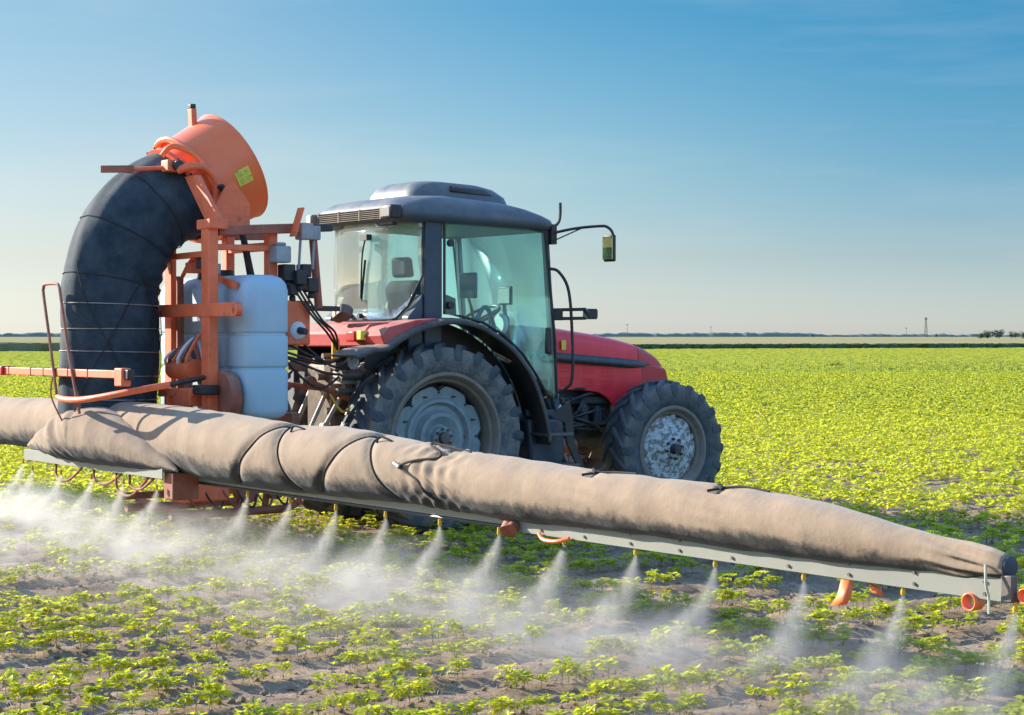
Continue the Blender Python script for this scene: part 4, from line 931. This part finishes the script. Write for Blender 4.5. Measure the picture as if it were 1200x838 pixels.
# left wing sleeve and the tapering bag at the foot of the duct
ty2 = [6.6, 3.7, 2.2, 1.0, .3]
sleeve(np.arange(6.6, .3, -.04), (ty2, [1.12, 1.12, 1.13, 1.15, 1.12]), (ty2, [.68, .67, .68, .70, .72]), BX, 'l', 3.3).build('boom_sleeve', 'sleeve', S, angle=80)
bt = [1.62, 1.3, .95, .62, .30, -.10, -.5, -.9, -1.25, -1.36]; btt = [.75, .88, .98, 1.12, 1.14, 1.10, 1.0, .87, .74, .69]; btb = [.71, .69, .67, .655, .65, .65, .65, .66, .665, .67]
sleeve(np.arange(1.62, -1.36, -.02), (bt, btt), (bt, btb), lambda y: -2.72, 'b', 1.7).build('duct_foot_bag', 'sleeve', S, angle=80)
# rails
def rail(y0, y1, x, z0, z1, name='boom_rail'):
    return MB().prism([(x + .012, z0), (x, z0), (x, z1), (x + .05, z1), (x + .05, z1 - .012), (x + .012, z1 - .012)], y0, y1).build(name, 'aluminium', S, bevel=.002)
r1 = rail(-5.44, -9.0, -2.535, .563, .665); r2 = rail(-1.0, -5.38, -2.505, .588, .66); r3 = rail(1.64, -1.18, -2.76, .608, .70)
bm_ = MB().cyl((0, 0, 0), (-.008, 0, 0), .0085, None, 8)
proto = bm_.build('bolt', 'darksteel', r1, loc=Vector((-2.535, -5.7, .59)) - offs(r1))
k = 0
for i in range(9):
    for z in (.588, .64):
        if i == 0 and z == .588: continue
        c = proto.copy(); col.objects.link(c); c.parent = r1; c.location = Vector((-2.535, -5.7 - i * .40, z)) - offs(r1)
MB().tube([(BX - .03, -5.40, .60), (BX - .07, -5.42, .56)], .05, 16).tube([(BX - .05, -5.46, .60), (BX - .08, -5.47, .58)], .035, 14).build('boom_hinge', 'rust', S)
MB().tube(spline([(BX - .05, -5.70, .57), (BX - .08, -5.78, .548), (BX - .08, -5.90, .548), (BX - .05, -5.98, .57)], 5), .012, 8).build('nozzle_guard', 'orange_clean', S)
def ribbon(pts, wd, name, m):
    P = [Vector(p) for p in pts]; return MB().grid([[p + Vector((-wd / 2, 0, 0)), p + Vector((wd / 2, 0, 0))] for p in P]).build(name, m, S, solid=.006, angle=60)
MB().add([(BX - .06, -8.075, .565), (BX - .06, -8.145, .565), (BX - .06, -8.135, .50), (BX - .075, -8.12, .455), (BX - .09, -8.035, .44), (BX - .075, -8.065, .49)], [(0, 1, 2, 3, 4, 5)], False).build('orange_strap', 'orange_clean', S, solid=.01)
MB().add([(BX + .02, -8.165, .56), (BX + .02, -8.24, .54), (BX + .02, -8.26, .50), (BX + .02, -8.2, .51)], [(0, 1, 2, 3)], False).build('orange_strap', 'orange_clean', S, solid=.01)
MB().lathe([(-.03, .036), (.03, .036)], c=(BX - .02, -8.82, .545), axis='x', n=28).build('orange_ring', 'orange_clean', S, solid=.006)
MB().lathe([(-.03, .03), (.03, .03)], c=(BX - .0, -9.10, .60), axis='x', n=20).build('orange_ring', 'orange_clean', S, solid=.006)
# nozzles
nz = MB().cyl((0, 0, .045), (0, 0, .015), .010, None, 12).cyl((0, 0, .02), (0, 0, .004), .013, .010, 12)
nzp = None; NZ = [(-2.5, -9.045 + .632 * i) for i in range(12)] + [(-2.755, v_) for v_ in (1.42, .78, .14, -.49, -1.1)] + [(-2.5, 2.3 + .632 * i) for i in range(6)]
ROOT_S = offs(S)
for (x, y) in NZ:
    loc = Vector((x - .015, y, .523)) - ROOT_S
    if nzp is None: nzp = nz.build('nozzle', 'yellow', S, loc=loc)
    else:
        c = nzp.copy(); col.objects.link(c); c.parent = S; c.location = loc
MB().tube([(-2.49, -1.0, .575), (-2.49, -9.05, .575)], .011, 8).build('spray_line', 'black', S)
for y0, y1, d in ((1.0, .45, .12), (.2, -.35, .10), (-.25, -.85, .16), (-.5, -.95, .10)):
    MB().tube(spline([(-2.72, y0, .60), (-2.74, y0 - .06, .60 - d * .8), (-2.73, (y0 + y1) / 2, .60 - d), (-2.72, y1, .60)], 6), .011, 7).build('spray_line', 'rust', S)
MB().box(-2.72, -2.5, -1.28, -1.12, .45, .66).build('boom_bracket', 'rust', S, bevel=.01)

# ------------------------------------------------------------------ soybean crop
def leaf(P, F, base, dirv, L_, wd, droop, roll, full):
    d = Vector(dirv).normalized(); up = Vector((0, 0, 1)); sd = d.cross(up)
    sd = sd.normalized() if sd.length > 1e-3 else Vector((1, 0, 0)); nrm = sd.cross(d).normalized()
    sd = (sd * math.cos(roll) + nrm * math.sin(roll)).normalized(); nrm = sd.cross(d).normalized()
    def pt(t, s_): return Vector(base) + d * L_ * t + sd * wd * s_ + nrm * (abs(s_) * wd * .35 - droop * L_ * t * t)
    k = len(P)
    if full:
        for t, s_ in ((0, 0), (.28, .46), (.62, .42), (1, 0), (.62, -.42), (.28, -.46), (.5, 0)): P.append(pt(t, s_))
        F += [(k, k + 1, k + 6), (k + 1, k + 2, k + 6), (k + 2, k + 3, k + 6), (k + 3, k + 4, k + 6), (k + 4, k + 5, k + 6), (k + 5, k, k + 6)]
    else:
        for t, s_ in ((0, 0), (.5, .5), (1, 0), (.5, -.5)): P.append(pt(t, s_))
        F += [(k, k + 1, k + 2), (k, k + 2, k + 3)]
def stemq(P, F, a, b, r_):
    a, b = Vector(a), Vector(b); d = (b - a).normalized(); u = d.orthogonal().normalized(); v_ = d.cross(u); k = len(P)
    for p, q in ((a, r_), (b, r_ * .7)):
        for j in range(3): P.append(p + (u * math.cos(j * 2.094) + v_ * math.sin(j * 2.094)) * q)
    for j in range(3): F += [(k + j, k + (j + 1) % 3, k + 3 + (j + 1) % 3), (k + j, k + 3 + (j + 1) % 3, k + 3 + j)]
def plant(seed, full=True, lod=0):
    r_ = random.Random(seed); P, F, mi = [], [], []; H = r_.uniform(.075, .135)
    lx, ly = r_.uniform(-.02, .02), r_.uniform(-.02, .02)
    if full:
        stemq(P, F, (0, 0, -.02), (lx * .5, ly * .5, H * .55), .0032); stemq(P, F, (lx * .5, ly * .5, H * .55), (lx, ly, H), .0026)
        mi += [1] * len(F)
    nn = 3 if full else 2
    for j in range(r_.randint(6, 10) if full else (4 if lod == 1 else 3)):
        a = j * 2.4 + r_.uniform(-.5, .5); z0 = min(H, H * (.40 + .12 * j))
        ln = r_.uniform(.03, .06) * (1.1 - .1 * j); el = r_.uniform(.25, 1.0)
        b = Vector((lx * z0 / H, ly * z0 / H, z0)); t = b + Vector((math.cos(a) * math.cos(el), math.sin(a) * math.cos(el), math.sin(el))) * ln
        n0 = len(F)
        if full: stemq(P, F, b, t, .0018); mi += [1] * (len(F) - n0); n0 = len(F)
        s_ = r_.uniform(.050, .070) * (1.35 if lod else 1) * (1.25 if lod == 2 else 1) * (1 - .04 * j)
        tilt = r_.uniform(-.1, 1.0)
        for q in ((0, 1.15, -1.15) if not lod else (0.3, -1.0)):
            aa = a + q; leaf(P, F, t, (math.cos(aa), math.sin(aa), tilt), s_ * r_.uniform(.85, 1.1), s_ * .80, r_.uniform(.05, .45), r_.uniform(-.5, .5), full and lod == 0)
        mi += [0] * (len(F) - n0)
    return np.array([tuple(p) for p in P]), np.array(F), np.array(mi)
near_protos = [plant(i) for i in range(16)]
mid_protos = [plant(100 + i, False, 1) for i in range(14)]
far_protos = [plant(200 + i, False, 2) for i in range(10)]
# plant positions on the rows (u along the rows, v across them)
def frust(x, y, m): return (y > 5.6) & (np.abs(x) < .285 * y + m)
us = np.arange(-100, 180, .042); rows = np.arange(-330, 330)
PX_, PY_ = [], []
for ri in rows:
    u = us + rng.uniform(-.035, .035, len(us)); v_ = ri * ROW + rng.normal(0, .028, len(us))
    x = O.x + u * CT - v_ * ST; y = O.y + u * ST + v_ * CT
    keep = frust(x, y, 1.6) & (np.hypot(x, y) < 150) & (rng.random(len(u)) < np.clip((152 - np.hypot(x, y)) / 95, 0, 1) ** 1.3)
    gap = vnoise(u * 1.9 + ri * 17.3, u * 0 + ri, 77); gp = np.where(np.hypot(x, y) < 14, .24, np.where(np.hypot(x, y) < 24, .24, .12))
    keep &= (gap > gp)
    keep &= (rng.random(len(u)) < np.where(y < 17, .9, .95))
    PX_.append(x[keep]); PY_.append(y[keep])
PXa, PYa = np.concatenate(PX_), np.concatenate(PY_)
lu = (PXa - O.x) * CT + (PYa - O.y) * ST; lv = -(PXa - O.x) * ST + (PYa - O.y) * CT
bad = ((np.abs(np.abs(lv) - .69) < .26) & (np.abs(lu - .03) < .35)) | ((np.abs(np.abs(lv) - .70) < .22) & (np.abs(lu - 2.61) < .3))
bad |= (lu < 2.6) & (np.abs(np.abs(lv) - .70) < .20) & (rng.random(len(lu)) < .7)      # wheel tracks
PXa, PYa = PXa[~bad], PYa[~bad]; D = np.hypot(PXa, PYa); PZa = soil_h(PXa, PYa)
print('plants', len(D), (D < 17).sum(), (D < 40).sum())
order = np.argsort(D)
infr = (np.abs(PXa) < .274 * PYa + .02) & (PYa > 8.25)
near_idx = [i for i in order if infr[i]][:300]; nset = np.zeros(len(D), bool); nset[near_idx] = True
prot_me = []
for (P, F, mi) in near_protos:
    me = bpy.data.meshes.new('soybean_plant'); me.from_pydata(P.tolist(), [], F.tolist()); me.materials.append(M['leaf']); me.materials.append(M['stem'])
    me.polygons.foreach_set('material_index', mi.astype(np.int32)); me.polygons.foreach_set('use_smooth', np.ones(len(F), bool)); me.update(); prot_me.append(me)
for c, i in enumerate(near_idx):
    o = bpy.data.objects.new('soybean_plant', prot_me[c % 16]); col.objects.link(o); o.location = (PXa[i], PYa[i], PZa[i] - .003)
    o.rotation_euler = (random.uniform(-.12, .12), random.uniform(-.12, .12), random.uniform(0, 6.28)); s_ = random.uniform(.42, .90); o.scale = (s_, s_, s_ * random.uniform(.9, 1.15))
    tag(o, 'young yellow green soybean plant in the nearest rows along the bottom of the photo', 'crop plant', 'young soybean plants in the nearest rows')
def scatter(idx, protos, name, label, smin, smax, smooth, lm='leaf'):
    vv, ff, mm, off = [], [], [], 0
    pi = rng.integers(0, len(protos), len(idx))
    for k, (P, F, mi) in enumerate(protos):
        ii = idx[pi == k]
        if len(ii) == 0: continue
        a = rng.uniform(0, 6.28, len(ii)); s_ = rng.uniform(smin, smax, len(ii)); ca, sa = np.cos(a) * s_, np.sin(a) * s_
        x = P[None, :, 0] * ca[:, None] - P[None, :, 1] * sa[:, None] + PXa[ii][:, None]
        y = P[None, :, 0] * sa[:, None] + P[None, :, 1] * ca[:, None] + PYa[ii][:, None]
        z = P[None, :, 2] * s_[:, None] + PZa[ii][:, None]
        vv.append(np.stack([x, y, z], -1).reshape(-1, 3)); ff.append((F[None] + (np.arange(len(ii)) * len(P))[:, None, None] + off).reshape(-1, 3)); mm.append(np.tile(mi, len(ii))); off += len(ii) * len(P)
    o = mesh_np(name, np.concatenate(vv), np.concatenate(ff), [lm, 'stem'], 'stuff', label, smooth); o.data.polygons.foreach_set('material_index', np.concatenate(mm).astype(np.int32)); return o
rest = np.arange(len(D))[~nset]
scatter(rest[D[rest] < 17.5], near_protos, 'soybean_rows', 'rows of young soybean plants beneath the boom and around the wheels', .42, .90, True)
Dj = D + rng.uniform(-10, 14, len(D)) * (D > 30)
scatter(rest[(D[rest] >= 17.5) & (Dj[rest] < 48)], mid_protos, 'soybean_crop', 'dense bright green soybean crop behind the tractor', .62, 1.05, False)
scatter(rest[Dj[rest] >= 48], far_protos, 'soybean_crop_far', 'distant bright green soybean crop reaching towards the field edge', .85, 1.4, False, 'leaf_far')
# beyond: the closed canopy as an uneven low sheet
def canopy():
    ys = [70.]; 
    while ys[-1] < 330: ys.append(ys[-1] * 1.0042)
    ys = np.array(ys); ts = np.linspace(-.36, .36, 620)
    Yg, Tg = np.meshgrid(ys, ts, indexing='ij'); Xg = Yg * Tg
    v_ = -(Xg - O.x) * ST + (Yg - O.y) * CT; lim = edge(Xg) - .3
    Yc = np.minimum(Yg, lim); Xg = Xg
    z = .10 + .05 * vnoise(Xg * 7, Yc * 2.5, 33) + .09 * vnoise(Xg * 2.2, Yc * 1.4, 31) + .06 * vnoise(Xg * .6, Yc * .5, 32) + .03 * np.cos(2 * math.pi * v_ / ROW) * (Yc < 110)
    z = np.where(Yg > lim, -.03, z); z = z * np.clip((Yc - 69) / 14, 0, 1) - .02 * (Yc < 72)
    a, b = Yg.shape; I = np.arange(a * b).reshape(a, b)
    mesh_np('distant_crop', np.stack([Xg, Yc, z], -1).reshape(-1, 3), np.stack([I[:-1, :-1], I[:-1, 1:], I[1:, 1:], I[1:, :-1]], -1).reshape(-1, 4), 'canopy', 'stuff', 'smooth yellow green far part of the crop up to the field edge', False)
canopy()
# a few taller weeds standing out of the far crop
def weed(px, y, s_, label):
    x = (px - 600) / 2190 * y; r_ = random.Random(px); P, F = [], []
    for i in range(220):
        a = r_.uniform(0, 6.28); q = r_.random() ** .5 * s_ * .9; z = r_.random() * s_ * (1 - q / s_ * .5)
        leaf(P, F, (math.cos(a) * q, math.sin(a) * q, z), (math.cos(a), math.sin(a), r_.uniform(-.2, .7)), s_ * .25, s_ * .12, .3, 0, False)
    for i in range(5): stemq(P, F, (0, 0, -.03), (math.cos(i * 1.3) * s_ * .5, math.sin(i * 1.3) * s_ * .5, s_ * .8), .012)
    o = mesh_np('weed_bush', [tuple(p) for p in P], F, 'maize', None, label, False, 'weed'); o.location = (x, y, float(soil_h(np.array([x]), np.array([y]))[0]))
weed(979, 92, .42, 'dark green weed tuft standing out of the pale crop far behind the boom tip')

# loose clods and crumbs of soil
nC = 9000; cy_ = 7.6 + 12 * rng.random(nC) ** 1.3; cx_ = (rng.random(nC) * 2 - 1) * (.29 * cy_ + .3)
cs3 = .004 + .020 * rng.random(nC) ** 3.5; cz_ = soil_h(cx_, cy_) + cs3 * .2
base = np.array([(1, 0, 0), (.5, .87, 0), (-.5, .87, 0), (-1, 0, 0), (-.5, -.87, 0), (.5, -.87, 0), (.5, .3, .7), (-.4, .4, .75), (-.2, -.5, .65), (0, 0, -.7)])
bf = np.array([(0, 1, 6), (1, 2, 7), (1, 7, 6), (2, 3, 7), (3, 4, 8), (3, 8, 7), (4, 5, 8), (5, 0, 6), (5, 6, 8), (6, 7, 8), (1, 0, 9), (2, 1, 9), (3, 2, 9), (4, 3, 9), (5, 4, 9), (0, 5, 9)])
vv_ = base[None] * cs3[:, None, None] * rng.uniform(.6, 1.3, (nC, 10, 3)); aa_ = rng.uniform(0, 6.28, nC); ca_, sa_ = np.cos(aa_)[:, None], np.sin(aa_)[:, None]
vx = vv_[..., 0] * ca_ - vv_[..., 1] * sa_ + cx_[:, None]; vy = vv_[..., 0] * sa_ + vv_[..., 1] * ca_ + cy_[:, None]; vz = vv_[..., 2] + cz_[:, None]
mesh_np('soil_clods', np.stack([vx, vy, vz], -1).reshape(-1, 3), (bf[None] + (np.arange(nC) * 10)[:, None, None]).reshape(-1, 3), 'soil', 'stuff', 'loose dry clods and crumbs lying on the soil between the rows', False)
# bits of old straw lying about
P, F = [], []
for i in range(900):
    y = 7.8 + 9 * random.random() ** 1.3; x = random.uniform(-1, 1) * (.29 * y + .2); a = random.uniform(0, 3.14); L_ = random.uniform(.02, .10)
    z = float(soil_h(np.array([x]), np.array([y]))[0]) + .008; stemq(P, F, (x, y, z), (x + math.cos(a) * L_, y + math.sin(a) * L_, z + random.uniform(-.004, .02)), .0018)
mesh_np('straw_litter', [tuple(p) for p in P], F, 'straw', 'stuff', 'thin pale bits of old straw lying on the soil', False)

# ------------------------------------------------------------------ spray mist
MC = (.99, .965, .915, 1)
def vol(name):
    m = bpy.data.materials.new(name); m.use_nodes = True; n = m.node_tree.nodes; l = m.node_tree.links; n.clear()
    po = n.new('ShaderNodeOutputMaterial'); pv = n.new('ShaderNodeVolumePrincipled'); l.new(pv.outputs[0], po.inputs['Volume'])
    pv.inputs['Color'].default_value = MC; pv.inputs['Anisotropy'].default_value = .45
    t = n.new('ShaderNodeTexCoord').outputs['Object']; s = n.new('ShaderNodeSeparateXYZ'); l.new(t, s.inputs[0])
    return m, n, l, pv, t, s.outputs
def cloud():
    b = MB().box(-6.0, -2.30, -10.2, 5.5, .0, .60)
    o = b.build('spray_mist', 'soil', None, loc=(0, 0, 0)); o.location = O; o.rotation_euler = (0, 0, TH)
    tag(o, 'white backlit spray mist drifting low under and behind the boom', None, None, 'stuff')
    m, n, l, pv, t, (x, y, z) = vol('mist'); mt = lambda op, a, b=None, c=None: math_(n, l, op, a, b, c)
    b1 = mt('SUBTRACT', mt('MULTIPLY', x, -1.), 2.5)
    ns = noise(n, l, 1.9, 3, .6, t)
    reach = mrange(n, l, y, -7.5, -.5, .62, 1.1)
    fall = mt('MULTIPLY', mrange(n, l, b1, -.15, .30), mt('EXPONENT', mt('MULTIPLY', mt('POWER', mt('DIVIDE', mt('MAXIMUM', b1, 0.), reach), 1.6), -.8)))
    ztop = mrange(n, l, mt('ADD', z, mt('MULTIPLY', mt('SUBTRACT', ns, .5), .55)), .10, mrange(n, l, y, -5., 0., .36, .50), 1., 0.) if False else mrange(n, l, mt('ADD', z, mt('MULTIPLY', mt('SUBTRACT', ns, .5), .55)), .08, .42, 1., 0.)
    big = mrange(n, l, noise(n, l, 2.3, 7, .70, t, (.8, 1.5, 1.5)), .45, .62, .0, 1.1)
    left = mt('MULTIPLY', mrange(n, l, y, -5., 0.4, 2.2, 2.8), mrange(n, l, noise(n, l, 10, 5, .75, t, (.7, 1.4, .8)), .36, .62, .35, 1.6))
    d = mt('MULTIPLY', mt('MULTIPLY', fall, ztop), mt('MULTIPLY', big, left))
    edgef = mt('MULTIPLY', mrange(n, l, z, .0, .03), mt('MULTIPLY', mrange(n, l, y, -10.1, -9.2), mt('MULTIPLY', mrange(n, l, y, 5.4, 4.4), mrange(n, l, x, -5.9, -5.0))))
    l.new(mt('MULTIPLY', d, edgef), pv.inputs['Density'])
    m.cycles.volume_step_rate = .12
    o.data.materials.clear(); o.data.materials.append(m)
cloud()
def jets():
    b = MB(); rings = []
    for h, r_ in ((-.005, .012), (.06, .055), (.16, .12), (.30, .20), (.44, .27), (.515, .30)):
        cx = -1.0 * max(h, 0) ** 1.5; rings.append([(cx + r_ * 1.1 * math.cos(a), r_ * math.sin(a), -h) for a in np.linspace(0, 2 * math.pi, 16, endpoint=False)])
    b.loft(rings); proto = b.build('spray_jet', 'soil', None, loc=(0, 0, 0))
    m, n, l, pv, t, (x, y, z) = vol('spray_jet'); mt = lambda op, a, b=None, c=None: math_(n, l, op, a, b, c)
    g = n.new('ShaderNodeNewGeometry').outputs['Position']
    h = mt('MAXIMUM', mt('MULTIPLY', z, -1.), 0.)
    dx = mt('ADD', x, mt('POWER', h, 1.5)); sg = mt('ADD', mt('MULTIPLY', h, .24), .006)
    wob = mt('MULTIPLY', mt('SUBTRACT', noise(n, l, 5, 2, .5, g), .5), mt('MULTIPLY', h, 1.1))
    r2 = mt('ADD', mt('POWER', mt('DIVIDE', dx, mt('MULTIPLY', sg, 1.15)), 2.), mt('POWER', mt('DIVIDE', mt('ADD', y, wob), sg), 2.))
    gg = mt('EXPONENT', mt('MULTIPLY', r2, -1.3))
    fine = mrange(n, l, noise(n, l, 15, 7, .78, g, (1, 1, .35)), .38, .60, .12, 1.7)
    fine = mt('ADD', mt('MULTIPLY', fine, mrange(n, l, h, .03, .15)), mrange(n, l, h, .03, .15, 1., 0.))
    dens = mt('MULTIPLY', mt('MULTIPLY', gg, fine), mt('DIVIDE', .60, mt('ADD', sg, .004)))
    dens = mt('MULTIPLY', dens, mrange(n, l, h, .18, .51, 1., 0.))
    l.new(dens, pv.inputs['Density']); m.cycles.volume_step_rate = .35
    proto.data.materials.clear(); proto.data.materials.append(m)
    for i, (x_, y_) in enumerate(NZ):
        o = proto if i == 0 else proto.copy()
        if i: col.objects.link(o)
        o.location = toW(x_ - .015, y_, .527); o.rotation_euler = (random.uniform(-.06, .06), 0, TH + random.uniform(-.15, .15)); s_ = random.uniform(.92, 1.06); o.scale = (s_, s_, 1)
        tag(o, 'fine white spray fanning down from one of the yellow boom nozzles', None, 'spray jets under the boom', 'stuff')
jets()
